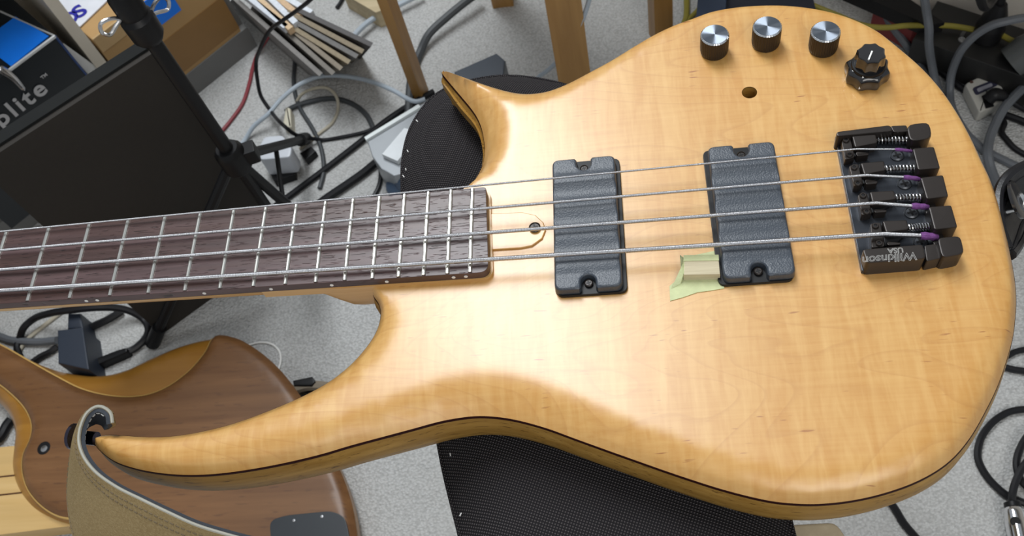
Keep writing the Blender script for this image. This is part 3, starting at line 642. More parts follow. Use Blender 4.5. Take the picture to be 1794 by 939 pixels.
# ------------------------------------------------------------------ stool behind the bass
SW = wood('oiled_pine', (.34, .17, .042), (.47, .26, .075), .45, (90, 90, 5), coat=.3)
sl = thing('wooden_stool', (-.23, .6, 0), 'brown wooden stool whose flat legs stand on the carpet behind the bass', 'stool')
lg = [W(738, 165, 0), W(1014, 190, 0), W(1158, 62, 0), W(882, 4, 0)]
for p, (a, b), dr in zip(lg, ((.020, .014), (.040, .03), (.026, .02), (.03, .02)), ((.3, 1), (1, .1), (1, .4), (1, 0))):
    obj('leg', prism(rect(p, dr, a, b), .45, 0, .002), SW, sl)
c = np.mean(lg, 0); obj('seat', prism(np.array([q[:2] + (q[:2] - c[:2]) * .25 for q in lg]), .475, .45, .004, .03, 6), SW, sl)

# ------------------------------------------------------------------ second bass
zb2 = .047
O1 = [(-150,610),(-110,575),(-60,580),(0,602),(50,628),(100,646),(170,653),(215,643),(260,622),(320,598),(375,587),(410,594),(440,610),(480,642),(520,690),(560,760),(595,830),(612,880),(622,939),(628,1010),(590,1090),(490,1120),(350,1080),(250,1000),(180,948),(130,926),(90,913),(50,890),(22,852),(13,815),(16,780),(18,755),(8,722),(-20,692),(-70,668),(-130,650)]
O2 = [(-140,625),(-100,590),(-50,585),(0,604),(50,632),(100,660),(140,680),(180,691),(225,695),(262,690),(295,676),(330,650),(358,618),(376,588),(410,591),(442,607),(483,640),(523,689),(563,759),(598,829),(615,879),(625,939),(631,1010),(592,1093),(490,1124),(350,1084),(255,990),(185,925),(130,909),(100,903),(70,884),(47,855),(38,822),(40,795),(52,768),(55,745),(45,718),(20,690),(-10,668),(-60,652),(-120,642)]
b2 = thing('walnut_bass', (-.65, .03, 0), 'brown walnut topped bass lying on the carpet beneath the suede strap', 'bass guitar')
W1 = wood('orange_mahogany', (.28, .120, .014), (.41, .195, .026), .35, (4, 60, 60), coat=.5)
W2 = wood('walnut_brown', (.140, .058, .017), (.240, .112, .040), .45, (5, 70, 70), .35, (.05, .02, .01), .1)
o1 = ccw(catmull(WP(O1, zb2 - .012), True, step=.005)); o2 = ccw(catmull(WP(O2, zb2 - .006), True, step=.005))
obj('mahogany_body', joinm(cap(o1, lambda d, i, x: zb2 - .009 - .013 * np.clip(1 - d / .014, 0, 1) ** 2, .007, (.002, .005, .009)), skirt(o1, [(0, zb2 - .022), (.001, zb2 - .030), (-.004, .003), (-.008, 0.0005)], True)), W1, b2, 60)
gpx = np.array([PX((x, y, zb2 - .007)) for x, y in o2]); gm = (gpx[:, 0] < 372) & (gpx[:, 1] < 960)
gs = skirt(o2, [(.0013, zb2 - .0105), (.0013, zb2 - .0072), (-.0003, zb2 - .0062)], False); ng = len(o2)
gs = (gs[0], [f for f in gs[1] if gm[f[0] % ng]])
tag(obj('gold_veneer', gs, plain('gold_line', (.72, .45, .14), .4), b2, 80), 'thin pale veneer line')
obj('walnut_top', cap(o2, lambda d, i, x: zb2 - .007 * np.clip(1 - d / .012, 0, 1) ** 2, .007, (.001, .003, .006, .009)), W2, b2, 60)
NK = wood('laminated_maple', (.62, .40, .15), (.70, .48, .21), .4, (5, 90, 90)); DK = plain('dark_stripe', (.12, .05, .02), .4)
def nk(v0, v1, w0, w1, z0, z1, mat, nm): obj(nm, prism([W(-1100, v0 + 107, z1)[:2], W(-1100, v1 + 115, z1)[:2], W(175, w1, z1)[:2], W(175, w0, z1)[:2]], z1, z0, .001), mat, b2)
nk(782, 842, 766, 815, .004, .030, NK, 'neck_lamination'); nk(842, 844.5, 815, 817.5, .004, .0304, DK, 'neck_stripe'); nk(844.5, 879, 817.5, 846, .004, .030, NK, 'neck_lamination')
nk(879, 881.5, 846, 848.5, .004, .0304, DK, 'neck_stripe'); nk(881.5, 960, 848.5, 915, .004, .030, NK, 'neck_lamination')
pl = WP([(472, 912), (500, 903), (580, 895), (604, 905), (612, 939), (615, 1010), (480, 1015)], zb2 + .0008)
cp = obj('cavity_cover', prism(pl, zb2 + .001, zb2 - .004, .0004, .008), plain('dark_cover', (.025, .03, .036), .35), b2)
for u, v in ((515, 912), (564, 905)): obj('cover_screw', lathe([(.0016, 0), (.0015, .0005), (.0002, .0006)], W(u, v, zb2 + .001), 10), STEEL, b2)
c = W(77, 785, zb2); obj('bolt_recess', lathe([(.0075, 0), (.0075, .0005), (.0068, .0006), (.0066, .0003), (.001, .0003)], c, 20), BLK, b2); obj('bolt_head', lathe([(.0038, 0), (.0038, .0009), (.001, .0012)], c + np.array([.001, -.001, .0003]), 14), STEEL, b2)

# ------------------------------------------------------------------ bookcase and what stands in it
SHW = plain('cream_laminate', (.60, .55, .46), .6, 0, .05); SHG = plain('shaded_cream', (.16, .16, .155), .6, 0, .08); SHB = plain('dark_back', (.10, .085, .07), .8)  # plinth and end panel: cream with shade put into the colour
bk = thing('bookcase', SP(-.15, .15, 0), 'cream laminate bookcase with a plinth in shade-darkened cream in the room corner', 'bookcase')
def shbox(name, s0, s1, d0, d1, z0, z1, mat, parent, bev=.001): return obj(name, prism([SP(s0, d0, 0)[:2], SP(s1, d0, 0)[:2], SP(s1, d1, 0)[:2], SP(s0, d1, 0)[:2]], z1, z0, bev), mat, parent)
shbox('plinth', -.62, .056, 0, .012, 0, .039, SHG, bk); shbox('bottom_shelf', -.62, .046, .012, .30, .02, .038, SHW, bk)
shbox('divider', -.1455, -.131, 0, .29, .038, .47, SHW, bk); shbox('side_panel', .046, .056, .012, .30, 0, .30, SHG, bk); shbox('side_panel', -.635, -.62, 0, .30, 0, .49, SHW, bk)
shbox('back_panel', -.62, .056, .30, .306, 0, .49, SHB, bk); shbox('top_shelf', -.62, -.131, 0, .30, .47, .49, SHW, bk)
pb = thing('black_product_box', SP(-.25, .05, .038), 'black box with silver lettering and a blue lid in the bookcase', 'box')
BXB = plain('box_black', (.010, .013, .016), .35); BLUE = plain('vivid_blue', (.008, .18, .78), .35, 0, .25, 12)
shbox('body', -.36, -.163, -.02, .12, .038, .2215, BXB, pb)
def shquad(name, pts, d, th, mat, parent):
    a = [SP(s, d, z) for s, z in pts]; return obj(name, hexa(*a, SN * th), mat, parent)
tq = [W(u, v, .2222) for u, v in ((20, 117), (86, 64), (28, 30), (-34, 76))]
obj('blue_lid', hexa(*tq, (0, 0, .0012)), BLUE, pb)
CLR = plain('clear_edge', (.55, .56, .56), .2, .3)
obj('clear_edge', rod(SP(-.229, -.021, .2225), SP(-.163, -.021, .2225), .0022, 8), CLR, pb); obj('clear_edge', rod(SP(-.163, -.021, .2225), SP(-.163, -.021, .11), .0014, 8), plain('blue_edge', (.02, .05, .16), .3), pb)
obj('clear_edge', rod(SP(-.163, -.021, .2225), SP(-.185, .078, .2228), .0013, 8), CLR, pb)
obj('metal_clip', tube([SP(-.236, -.024, .232), SP(-.232, -.026, .215), SP(-.231, -.030, .198), SP(-.229, -.026, .215), SP(-.233, -.022, .232)], .0024, 8, closed=True), STEEL, pb)
LET = plain('silver_lettering', (.50, .50, .51), .35, .2)
def SR(u, v, d):
    a, b = W(u, v, 0), W(u, v, .5); q = b - a; return a + q * ((SN @ SB + d - SN @ a) / (SN @ q))
l0, l1 = SR(2, 224, -.0215), SR(84, 160, -.0215); lx = l1 - l0; ly = np.cross(lx, SN); ly = ly if ly[2] > 0 else -ly; ln = np.linalg.norm(lx)
tm = text('plite', .03, (0, 0, 0), (1, 0, 0), (0, 1, 0), space=1.22); wd_ = tm[0][:, 0].max()
obj('lettering', text('plite', .03 * ln / wd_, l0, lx, ly, .0003, fat=.0007, space=1.22), LET, pb, smooth=False)
obj('lettering', text('TM', .006, SR(74, 139, -.0215), lx, ly, .0003, fat=.0001), LET, pb, smooth=False)
tag(obj('white_card', hexa(SR(108, 77, .004), SR(113, 77, .004), SR(181, 126, .004), SR(158, 134, .004), SN * .0015), WHITE), 'white card slipped between the black box and the divider', 'card')
CARD = plain('cardboard', (.43, .265, .11), .8, 0, .12, 20); CARD2 = plain('cardboard_tape', (.27, .145, .045), .5, 0, .1, 30)
cb = thing('cardboard_box', SP(-.02, .15, .038), 'brown cardboard box with parcel tape standing in the bookcase', 'cardboard box')
shbox('carton', -.128, .045, .0015, .28, .039, .170, CARD, cb, .002)
shquad('parcel_tape', [(-.062, .045), (.0455, .045), (.0455, .105), (-.062, .105)], .0008, .0012, CARD2, cb)
shquad('flap', [(-.1275, .150), (-.090, .150), (-.088, .174), (-.1275, .174)], -.002, .003, plain('flap_card', (.46, .31, .15), .8), cb)
tag(shquad('blue_label', [(-.050, .128), (-.012, .128), (-.012, .171), (-.050, .171)], .0, .0015, BLUE, cb), 'bright blue label')
pap = thing('white_paper', SP(-.09, .1, .171), 'white printed paper with blue letters lying on the cardboard box', 'paper')
obj('sheet', hexa(SP(-.126, .035, .1712), SP(-.045, .05, .1712), SP(-.045, .2, .1712), SP(-.126, .2, .1712), (0, 0, .0015)), plain('paper_white', (.68, .70, .76), .7), pap)
obj('lettering', text('S', .034, SP(-.119, .048, .1732), SD, SN, .0002, fat=.0009), plain('blue_ink', (.012, .012, .30), .6), pap, smooth=False)
obj('lettering', text('O', .034, SP(-.1462, .048, .1732) + SD * .004, SD, SN, .0002, fat=.0009), bpy.data.materials['blue_ink'], pap, smooth=False)

# ------------------------------------------------------------------ dark slab and tripod in front of the bookcase
DKB = plain('dark_brown_panel', (.022, .018, .014), .75, 0, .1, 200, .0002, 900); DKE = plain('dark_grey_edge', (.016, .017, .017), .85, Specular_IOR_Level=.15)
T0, T1, B0, B1 = W(-39, 292, .35), W(272, 90, .35), W(265, 603, 0), W(462, 452, 0)
dk = thing('flat_case', (T0 + T1) / 2 * [1, 1, 0], 'tall flat black case standing upright behind the tripod stand', 'case')
un_ = np.cross(T1 - T0, [0, 0, 1.]); un_ /= np.linalg.norm(un_); bkv = -un_ if un_[1] < 0 else un_
bq = [B0.copy(), B1.copy()]
obj('front', hexa(T0, T1, T0 * [1, 1, 0] + (T1 - T0) + [0, 0, 0], T0 * [1, 1, 0], bkv * .006), DKB, dk)
Td = (T1 - T0) / np.linalg.norm(T1 - T0)
P = [T0 + bkv * .006, T1 - Td * .004 + bkv * .006]
obj('back_shell', hexa(P[0] + [0, 0, .003], P[1] + [0, 0, .003], P[1] * [1, 1, 0], P[0] * [1, 1, 0], bkv * .015), DKE, dk)
ts = thing('tripod_stand', W(405, 275, .25) * [1, 1, 0], 'black folding tripod stand with wire clamp handles beside the bookcase', 'tripod stand')
hub = W(405, 272, .25); topc = np.array([hub[0], hub[1], .60])
uu = [PX((hub[0], hub[1], z)) for z in (.3, .4, .5)]
obj('lower_tube', rod(hub + [0, 0, -.03], (hub[0], hub[1], .440), .0072, 16), BLK, ts); obj('upper_tube', rod((hub[0], hub[1], .43), (hub[0], hub[1], .95), .0055, 16), BLK, ts)
obj('hub', joinm(lathe([(.012, -.022), (.015, -.018), (.015, .006), (.011, .012)], hub, 18), frame(hub + [.010, .004, -.006], (1, .3, 0), (-.3, 1, 0), (0, 0, 1), .014, .008, .009)), BLK, ts)
cl = np.array([hub[0], hub[1], .445]); obj('clutch', joinm(lathe([(.0105, -.030), (.014, -.024), (.0145, -.004), (.0115, .0), (.0125, .004), (.0125, .020), (.0095, .026)], cl, 18)), BLK, ts)
for sgn in (-1, 1):
    d3 = SD * sgn; c0 = cl + d3 * .012 + np.array([0, 0, .004 if sgn < 0 else -.01]); pts = [c0, c0 + d3 * .007 + [0, 0, .006], c0 + d3 * .015 + [0, 0, .007], c0 + d3 * .018 + [0, 0, .0], c0 + d3 * .014 + [0, 0, -.006], c0 + d3 * .006 + [0, 0, -.003]]
    tag(obj('wing_handle', tube(pts, .0017, 8, closed=True), STEEL, ts), 'bent steel wire handle')
foot = W(268, 600, .006)
for f in (foot, W(585, 430, .006), W(535, 243, .006)):
    a = hub + (f - hub) / np.linalg.norm((f - hub)) * .012 - [0, 0, .004]; lgo = obj('leg', rod(a, f, .0058, 10), BLK, ts); dd = (f - a) / np.linalg.norm(f - a); obj('rubber_foot', rod(f - dd * .03, f + dd * .003, .0085, 12), BLK, lgo)
    mid = a + (f - a) * .5; obj('brace', rod((hub[0], hub[1], .09), mid, .003, 8), BLK, ts)
obj('brace_collar', lathe([(.009, -.01), (.012, -.008), (.012, .008), (.009, .01)], (hub[0], hub[1], .09), 14), BLK, ts); obj('centre_rod', rod((hub[0], hub[1], .07), hub, .006, 10), BLK, ts)

# ------------------------------------------------------------------ fanned boards
Z3 = lambda x, y: (400 + x / 5.87, y / 5.87)
cols = [(.22, .21, .20), (.20, .185, .165), (.24, .205, .16), (.28, .23, .155), (.17, .165, .16), (.26, .215, .15), (.105, .10, .10)]
edges = [((120, 0), (970, 750)), ((330, 60), (1100, 740)), ((515, 165), (1180, 690)), ((560, 190), (1260, 620)), ((600, 150), (1340, 560)), ((660, 120), (1400, 510)), ((760, 95), (1490, 440))]
bl = ['grey board at the bookcase end of the fanned pile', 'dull grey board second from the bookcase in the fanned pile', 'light brown board between two grey boards and the tan board', 'tan board in the middle of the fanned pile', 'dark grey board between two tan boards in the fanned pile', 'tan board just under the charcoal cover board', 'charcoal board with its face showing, outermost of the fanned pile']
for i, ((a, b), cl_) in enumerate(zip(edges, cols)):
    A, B = np.array(a, float), np.array(b, float); A2 = A - (B - A) * .06; zt_ = .085 + .004 * i
    p, q_ = W(*Z3(*A2), zt_), W(*Z3(*B), zt_); o = np.array([-.055, .085, -(zt_ - .0)])
    e_ = (q_ - p) / np.linalg.norm(q_ - p); nn = np.cross(e_, o); nn /= np.linalg.norm(nn); nn = nn if nn[2] > 0 else -nn
    m_ = plain('board_card', cl_, .75, 0, .3, 300)
    tag(obj('stiff_board', hexa(p, q_, q_ + o, p + o, -nn * .006), m_), bl[i], 'board', 'boards fanned out in a pile on the carpet')
for i, (a, b) in enumerate((((250, 0), (590, 270)), ((330, 0), (640, 290)), ((450, 0), (690, 230)), ((540, 0), (730, 160)), ((640, 0), (850, 125)))):
    A, B = np.array(a, float), np.array(b, float); A2 = A - (B - A) * .5; zt_ = .104
    p, q_ = W(*Z3(*A2), zt_), W(*Z3(*B), zt_); e_ = (q_ - p) / np.linalg.norm(q_ - p); e2 = np.cross([0, 0, 1.], e_)
    tag(obj('booklet', hexa(p - e2 * .004, q_ - e2 * .004, q_ + e2 * .004, p + e2 * .004, (0, 0, -.010)), plain('booklet_paper', ((.62, .66, .72), (.62, .45, .28), (.66, .70, .76), (.60, .42, .26), (.68, .72, .78))[i], .6, 0, .3, 200)), ('pale blue booklet wedged beside the grey end board', 'orange tan booklet beside the pale blue one among the fanned boards', 'whitish booklet between two tan booklets in the pile', 'tan booklet next to the outermost pale booklet', 'pale booklet against the charcoal board of the pile')[i], 'booklet', 'booklets among the fanned boards')
tag(obj('wooden_batten', prism(WP([(600, -12), (640, -20), (676, 4), (678, 14), (658, 22)], .03), .03, 0, .001), wood('raw_pine', (.50, .40, .24), (.62, .52, .34), .7)), 'raw pine batten end lying behind the fanned boards', 'batten')

# ------------------------------------------------------------------ silver computer behind the cushion
SIL = plain('silver_shell', (.33, .35, .37), .4, .3, .05); sv = thing('silver_scanner', W(720, 250, 0), 'silver grey flat device with a pale rim half under the bench cushion', 'device')
poly = [(641, 240), (735, 184), (790, 155), (800, 270), (720, 300), (690, 308), (668, 296), (652, 274)]
obj('shell', prism(WP(poly, .06), .06, 0, .0015), SIL, sv)
obj('pale_rim', prism(WP([(638, 240), (641, 245), (737, 187), (733, 182)], .064), .064, .056, .0005), plain('pale_rim', (.75, .80, .80), .4), sv)
tag(obj('notepad', prism(WP([(669, 270), (708, 224), (740, 232), (696, 282)], .068), .068, .0605, .0004), plain('note_white', (.78, .82, .85), .6)), 'white pad lying on the silver device', 'notepad')
def blob(u, v, z0, rx, ry, rz): return lathe([(rx * math.sin(t), z0 - rz * math.cos(t)) for t in np.linspace(.05, math.pi - .05, 14)], (*W(u, v, z0)[:2], 0), 24)
tag(obj('blue_pouch', joinm(blob(704, 326, .02, .02, .02, .019), blob(716, 318, .03, .018, .02, .028)), plain('dusty_blue', (.07, .11, .18), .55)), 'dusty blue rounded pouch beside the silver device', 'pouch')
WPL = plain('white_plastic', (.60, .63, .68), .4); ch = thing('white_charger', W(480, 285, 0), 'white mains charger block plugged in beside the tripod hub', 'charger')
obj('housing', prism(WP([(449, 262), (462, 238), (495, 235), (512, 258), (508, 275), (455, 280)], .045), .045, .012, .004, .004), WPL, ch); obj('base', prism(WP([(464, 285), (512, 275), (516, 306), (480, 318)], .012), .012, 0, .002), BLK, ch)
tag(obj('small_plug', prism(WP([(525, 268), (545, 256), (553, 264), (535, 280)], .012), .012, 0, .001), BLK), 'small black plug lying on the carpet by the charger', 'plug')
tag(obj('cream_connector', prism(WP([(494, 220), (500, 186), (509, 188), (511, 224)], .015), .015, 0, .003, .003), plain('cream_plastic', (.62, .58, .46), .5)), 'cream connector end lying behind the white charger', 'connector')
ad = thing('black_adapter', W(128, 610, 0), 'dark navy power adapter block under the bass neck', 'adapter')
NAV = plain('navy_plastic', (.020, .028, .045), .5)
obj('block', prism(WP([(100, 578), (145, 573), (156, 648), (101, 636)], .04), .04, 0, .002), NAV, ad); obj('plug_end', prism(WP([(118, 548), (140, 548), (146, 575), (117, 576)], .03), .03, 0, .003), NAV, ad)
tag(obj('cable_plug', prism(WP([(164, 628), (205, 612), (222, 608), (223, 616), (168, 640)], .014), .014, 0, .003, .002), BLK), 'black moulded cable plug beside the navy adapter', 'plug')
tag(obj('black_clip', prism(WP([(512, 666), (546, 659), (552, 668), (545, 675), (514, 676)], .02), .02, 0, .002), BLK), 'black strap clip on the carpet by the walnut bass', 'clip')
tag(obj('beige_webbing', tube([W(515, 683, .012), W(540, 676, .012), W(575, 678, .010), W(620, 690, .006)], .006, 8), plain('beige_web', (.25, .21, .16), .9)), 'beige webbing strap beside the black clip', 'strap')
tag(obj('dark_bag', prism(WP([(515, 690), (560, 680), (640, 700), (620, 760), (540, 740)], .02), .018, 0, .006, .01), BLK), 'black folded bag beneath the body horn', 'bag')
tag(obj('blue_case', prism(WP([(795, 125), (870, 92), (885, 105), (880, 150), (800, 160)], .03), .03, 0, .003), plain('case_blue', (.06, .075, .10), .35)), 'slate blue case on the carpet behind the cushion', 'case')

# ------------------------------------------------------------------ power strip and plugs by the wall
ps = thing('power_strip', [.32, .52, 0], 'long black power strip lying along the beige wall', 'power strip')
sa, sb_ = W(1600, 67, .045), W(1860, 157, .045); sd = (sb_ - sa)[:2] / np.linalg.norm((sb_ - sa)[:2]); sn = np.array([-sd[1], sd[0]])
obj('housing', prism([sa[:2], sb_[:2], sb_[:2] + sn * .07, sa[:2] + sn * .07], .045, 0, .002), plain('strip_black', (.014, .014, .014), .45), ps)
for t in (.055, .125):
    for k in (-1, 1): obj('socket_slot', prism(rect(sa[:2] + sd * (t + k * .008) + sn * .035, sn, .016, .004), .0456, .044), plain('slot_grey', (.10, .10, .10), .4), ps)
obj('indicator', lathe([(.004, .044), (.004, .0465), (.0028, .0468), (.0026, .0455)], (*W(1685, 69, .046)[:2], 0), 16), plain('ring_grey', (.28, .28, .28), .4), ps)
def plug(name, u, v, label, mat, r, h, lean):
    c = W(u, v, .046); a = np.array(lean, float); a /= np.linalg.norm(a)
    o = thing(name, c, label, 'plug'); obj('body', tube([c, c + a * h * .35, c + a * h * .7, c + a * h], [r, r * 1.05, r * .8, r * .45], 14), mat, o); return c + a * h
p1 = plug('mains_plug', 1727, 66, 'black mains plug standing in the power strip', BLK, .016, .05, (.1, .1, 1))
p2 = plug('mains_plug', 1772, 110, 'grey mains plug lying against the wall end of the strip', plain('plug_grey', (.075, .08, .08), .4), .020, .06, (.6, .15, .5))
tag(obj('mains_cable', tube([p1 - np.array([0, 0, .01]), p1 + [-.004, .004, .03], W(1727, 12, .14), W(1715, -14, .18)], .0055, 10), BLK), 'thick black cable rising from the mains plug', 'cable')
ws = thing('white_switch_box', W(1728, 160, 0), 'white plastic adapter with a dark framed window beside the power strip', 'adapter')
bx = WP([(1690, 146), (1742, 120), (1766, 172), (1716, 198)], .018); obj('housing', prism(bx, .018, .002, .003, .004), plain('ivory_plastic', (.50, .49, .45), .45), ws)
obj('window_frame', prism(WP([(1703, 154), (1744, 138), (1750, 148), (1710, 167)], .019), .019, .017, .0006, .004), plain('window_dark', (.03, .03, .06), .4), ws); obj('window', prism(WP([(1711, 155), (1737, 145), (1740, 150), (1714, 161)], .0197), .0197, .018, .0003, .002), plain('window_grey', (.33, .33, .38), .3), ws)
obj('screw', lathe([(.002, .016), (.002, .0187), (.0005, .0188)], (*W(1702, 144, .018)[:2], 0), 10), plain('brown_dot', (.08, .04, .03), .5), ws)
obj('socket', prism(WP([(1720, 168), (1733, 160), (1742, 185), (1727, 189)], .019), .019, .017, .0005), BLK, ws)
tag(obj('inline_plug', tube([W(1731, 176, .024), W(1742, 166, .03), W(1755, 168, .028), W(1764, 174, .024)], [.007, .008, .007, .004], 12), BLK), 'black plug pushed into the white adapter', 'plug')
tag(obj('navy_crate', prism(WP([(1225, -40), (1300, -45), (1420, -30), (1432, 24), (1330, 60), (1225, 48)], .10), .10, 0, .003), plain('crate_navy', (.012, .016, .030), .5)), 'dark navy box behind the body edge', 'box')
tag(obj('slate_folder', prism(WP([(1226, -40), (1275, -40), (1270, 40), (1218, 45)], .112), .112, .1015, .001), plain('slate_blue', (.035, .055, .10), .5)), 'slate blue folder lying on the dark navy box', 'folder')
tag(obj('red_strip', hexa(W(1535, 0, .055), W(1556, -4, .055), W(1622, 36, .055), W(1604, 37, .055), (0, 0, -.05)), plain('dull_red', (.20, .03, .03), .6)), 'dull red strip leaning at the foot of the wall', 'strip')
tag(obj('black_cover', hexa(W(1480, -20, .06), W(1560, -25, .06), W(1655, 40, .06), W(1628, 44, .06), (0, 0, -.02)), BLK), 'black plastic strip above the red strip by the wall', 'strip')
tag(obj('white_tag', prism(WP([(1556, 26), (1572, 32), (1570, 42), (1558, 38)], .03), .03, .026), WHITE), 'small white paper tag hanging between the grey cables', 'tag')

# ------------------------------------------------------------------ unseen table added to shade the cables
wnv = np.array([-wdv[1], wdv[0]]); wnv = -wnv if wnv[1] > 0 else wnv
dq = lambda s_, d_: wb0 + wdv * s_ + wnv * d_
de = thing('shade_desk', (*dq(.3, .2), 0), 'plain grey table added out of view to shade the cables and power strip', 'shade_desk')
DSK = plain('desk_grey', (.35, .34, .32), .5)
obj('shade_desk_top', prism([dq(-.42, .01), dq(-.42, .24), dq(1.0, .24), dq(1.0, .01)], .735, .71, .002), DSK, de)
for s_ in (-.40, .97): obj('leg', prism([dq(s_, .03), dq(s_, .07), dq(s_ + .02, .07), dq(s_ + .02, .03)], .71, 0, .001), DSK, de)

# ------------------------------------------------------------------ jack plug
jp = thing('jack_plug', W(1780, 910, 0), 'chrome jack plug on a black cable by the body edge', 'jack plug')
CHR = plain('chrome', (.80, .80, .82), .12, 1, .03)
j0, j1, j2 = W(1774, 886, .014), W(1780, 918, .014), W(1792, 975, .014)
obj('shell', tube([j0, j0 + (j1 - j0) * .3, j1, j2], [.006, .0085, .0095, .0095], 20), CHR, jp); obj('boot', rod(j0 - (j1 - j0) * .15, j0 + (j1 - j0) * .08, .0075, 14), BLK, jp)
obj('black_mark', lathe([(.0045, .0), (.004, .0006), (.001, .0007)], j1 + np.array([-.003, .0, .0088]), 18, axis=(-.25, -.3, 1)), BLK, jp); tag(obj('jack_plug', tube([W(1800, 915, .012), W(1796, 945, .012), W(1800, 990, .012)], .008, 14), CHR), 'second chrome jack plug beside the marked one', 'jack plug')

# ------------------------------------------------------------------ cables
CBK = plain('cable_black', (.009, .009, .011), .42, Specular_IOR_Level=.3); CGR = plain('cable_grey', (.115, .125, .14), .5); CBL = plain('cable_pale_blue', (.42, .48, .54), .45); CBE = plain('cable_beige', (.46, .42, .33), .5); CRD = plain('cable_red', (.24, .03, .04), .5); CYL = plain('cable_yellow', (.26, .22, .025), .5); CDG = plain('cable_charcoal', (.045, .05, .055), .5)
def cable(pts, r, mat, label):
    P = [W(q[0], q[1], (q[2] if len(q) > 2 else 0) + r) for q in pts]
    return tag(obj('cable', tube(P, r, 9), mat), label, 'cable')
cable([(556,-14,.22),(543,0,.21),(519,19,.18),(495,36,.16),(471.5,54.5,.13),(456,85,.10),(448.5,111,.07),(451,141,.05),(457,168,.03),(474,194,.02),(497,220,.05),(518,236,.03),(544,242,.01),(567,245),(600,240),(640,231),(660,222)], .0026, CBK, 'long thin black cable looping from the fanned boards down to the carpet')
cable([(478,52,.03),(470,65,.02),(451,95),(442.6,119),(437,145),(424.5,182),(403,212.6),(388,231),(370,255)], .0026, CRD, 'red cable curving over the carpet behind the tripod tube')
cable([(745,174,.045),(728,178,.045),(686,157,.04),(647.6,142,.035),(598,133,.03),(559,134,.03),(525,148,.03),(494,172.5,.025),(471,199,.02),(444,222,.01),(429,245),(415,262)], .0031, CBL, 'thick pale blue cable arching from the tripod to the silver device')
cable([(519,180),(529,165,.01),(552,154.5,.015),(575,155,.015),(590,171,.01),(592,192),(582,215),(559,234),(525,261)], .0022, CBE, 'beige cable coiled in a small loop on the carpet')
cable([(500,196),(513,188),(552,176),(582,172.5),(613,180),(640,199),(653,222),(662,245),(668,270)], .0036, CDG, 'charcoal cable bending across the beige loop')
cable([(517,100),(515,153),(525,188),(548,226),(563,261),(567,300),(560,330)], .003, CDG, 'charcoal cable running straight under the fanned boards')
cable([(840,-14,.02),(820,0,.02),(782,31,.015),(751,61,.01),(736,92),(722,130),(717,176),(716,215)], .0058, CDG, 'thick charcoal cable passing the stool leg')
cable([(470,370),(509.5,341),(571,295),(628,251),(667,218.6),(705,192),(728,178),(760,160)], .0042, CBK, 'straight black cable running up to the silver device')
cable([(520,385),(575,345),(609,322),(636,303),(655,287.6),(690,262)], .0055, CBK, 'thick black cable emerging below the silver device')
cable([(663,285),(667,299),(665,322),(659,337),(640,365)], .003, CBK, 'short black cable hanging down by the blue pouch')
cable([(610,75,.01),(632,50,.01),(651,34.5,.01),(686,15,.01),(716,0,.01),(740,-12,.01)], .004, CBL, 'greyish braided cable beside the pine batten')
cable([(604,-12),(597,4),(590,14)], .003, CBK, 'short black cable end between board pile and batten')
cable([(1034,-14,.20),(1032,0,.19),(1023,28,.17),(1009,63,.14),(988,95,.11),(960,123,.07),(946,133,.05),(930,150,.03)], .0028, CBL, 'pale cable hanging in front of the wide stool leg')
cable([(430,606),(456,600),(476.7,603.4),(488.6,614.5),(492,628),(489.4,643),(480,665)], .0013, WHITE, 'thin white cable by the walnut bass')
cable([(1512,-24,.03),(1530,0,.03),(1547,21,.03),(1566,50,.02),(1587,77,.012),(1604.6,103.5),(1620,130),(1650,180)], .005, CGR, 'grey cable beside the red strip')
cable([(1618,-16,.12),(1620,0,.11),(1624,25,.09),(1627.6,50,.075),(1627.6,76.7,.055),(1633,115,.02),(1640,146),(1660,200)], .005, CGR, 'grey cable hanging over the power strip')
cable([(1815,30,.10),(1794,31.6,.10),(1767.5,36.4,.10),(1739,44,.095),(1710,61,.08),(1687,84,.06),(1673.6,109,.035),(1666,134,.015),(1664,163),(1668,190),(1693,234),(1708,249),(1725,264),(1746.5,274.7),(1772,287),(1794,296),(1815,305)], .0048, CGR, 'grey cable arching over the strip and past the white adapter')
cable([(1812,140,.02),(1794,153,.02),(1776,170,.02),(1759,189.5,.018),(1744,217,.012),(1733.7,245,.008),(1730.5,270,.008),(1736,296),(1750,330)], .0055, CGR, 'grey cable crossing below the white adapter')
cable([(1762,172,.022),(1776,181,.018),(1794,191.6,.01),(1815,200)], .0032, CBK, 'black cable of the plug in the white adapter')
cable([(1740,205),(1759,214),(1755,232),(1765.7,247),(1778,260),(1794,270),(1815,280)], .0035, CBK, 'black cable curling under the white adapter')
cable([(1757,200),(1780,208),(1800,216)], .0045, CBK, 'short thick black cable between the white adapter and the curling black cable')
cable([(1600,95),(1640,119),(1672,145),(1697,164),(1712,180)], .0045, CBK, 'black cable in front of the power strip')
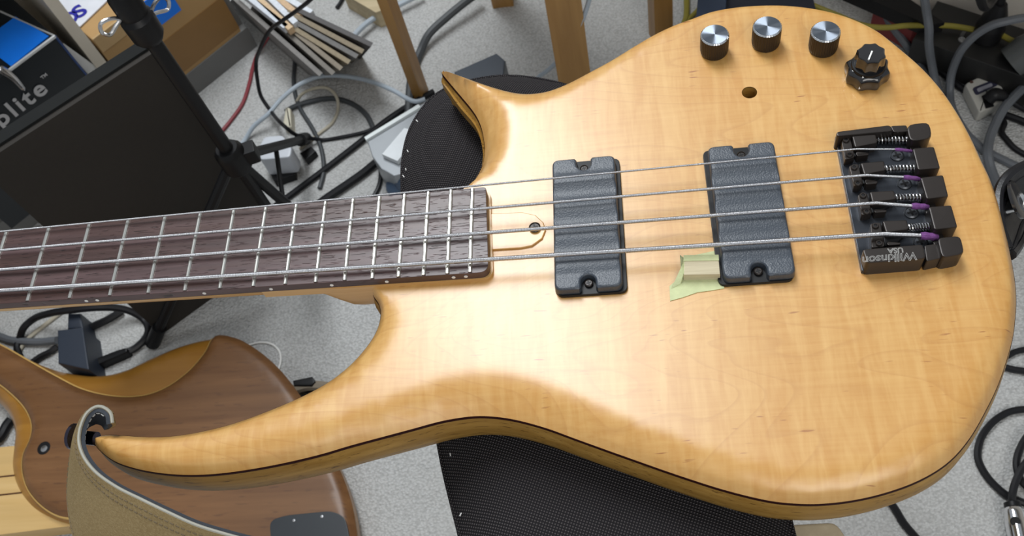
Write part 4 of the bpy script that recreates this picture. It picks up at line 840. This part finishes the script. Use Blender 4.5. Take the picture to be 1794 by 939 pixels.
cable([(1365,-8,.07),(1381,0,.07),(1410,3.6,.065),(1436,14,.06),(1480,32,.05),(1499,40,.05),(1528,47,.05),(1557,48,.05),(1585,45,.05),(1624,44.5,.05),(1662,45,.05),(1691,49,.05),(1710,52.7,.05),(1748,59,.05),(1773,71,.05),(1800,80,.05)], .0034, CYL, 'long yellow cable lying over the power strip')
cable([(1203,-12),(1203,0),(1203,18),(1201,34),(1190,55)], .004, CYL, 'short yellow cable between stool leg and navy box')
cable([(1228,6),(1222,18),(1208,32),(1195,50)], .003, CYL, 'thin yellow cable crossing beside the navy box')
cable([(1815,609),(1794,612.6),(1777,617),(1755,630)], .0032, CBK, 'black cable end beside the body edge, farther from the jack')
cable([(1815,652),(1794,650),(1773,647),(1750,640)], .0036, CBK, 'black cable end running under the body beside the bare carpet')
cable([(1815,716),(1794,717),(1770,721),(1752,730),(1737,742),(1720,765),(1713,790),(1714,806),(1726.5,831),(1744.6,852),(1766,868.7),(1794,881),(1815,888)], .0036, CBK, 'black cable curved in a wide loop around the body edge')
cable([(1810,752,.008),(1794,773,.008),(1782,802,.008),(1782,823.6,.008),(1791.5,845,.008),(1810,862,.008)], .0036, CBK, 'coiled black cable by the chrome jack')
cable([(1812,795,.016),(1794,816,.016),(1779,845,.014),(1773,872,.012),(1774,886,.010)], .0036, CBK, 'black cable leading into the chrome jack plug')
cable([(1545,862),(1567,890),(1583.5,917),(1602,939),(1625,965)], .0038, CBK, 'black cable leaving from under the body by the birch leg')
cable([(37,630),(30,609),(34,595),(41,575,.01),(59,559,.015),(89,548.5,.03),(125,543,.035),(169.5,538.7,.03),(205,539.6,.02),(232,546.8,.01),(253,561),(260,579),(253,595),(232,613),(214,618,.003)], .0045, CBK, 'black cable looping around the navy adapter')
cable([(214,545),(187,561),(160.5,573.5),(145,585)], .0048, CBK, 'black cable joining the adapter side to the loop')
cable([(-20,583),(0,589.6),(18,596),(44.6,598.5),(71,599),(100,596,.005)], .0048, CGR, 'grey cable entering the adapter beneath the neck')
cable([(130,525),(121,536),(89,561),(50,593),(37.5,609),(30,622)], .0026, CBE, 'pale flat cable beneath the neck')
cable([(100,608),(89,616),(71,625),(50,640)], .004, CBK, 'short black cable below the navy adapter')
cable([(-15,775),(0,765),(12,745),(20,735)], .006, CBK, 'black cable behind the horn of the walnut bass')
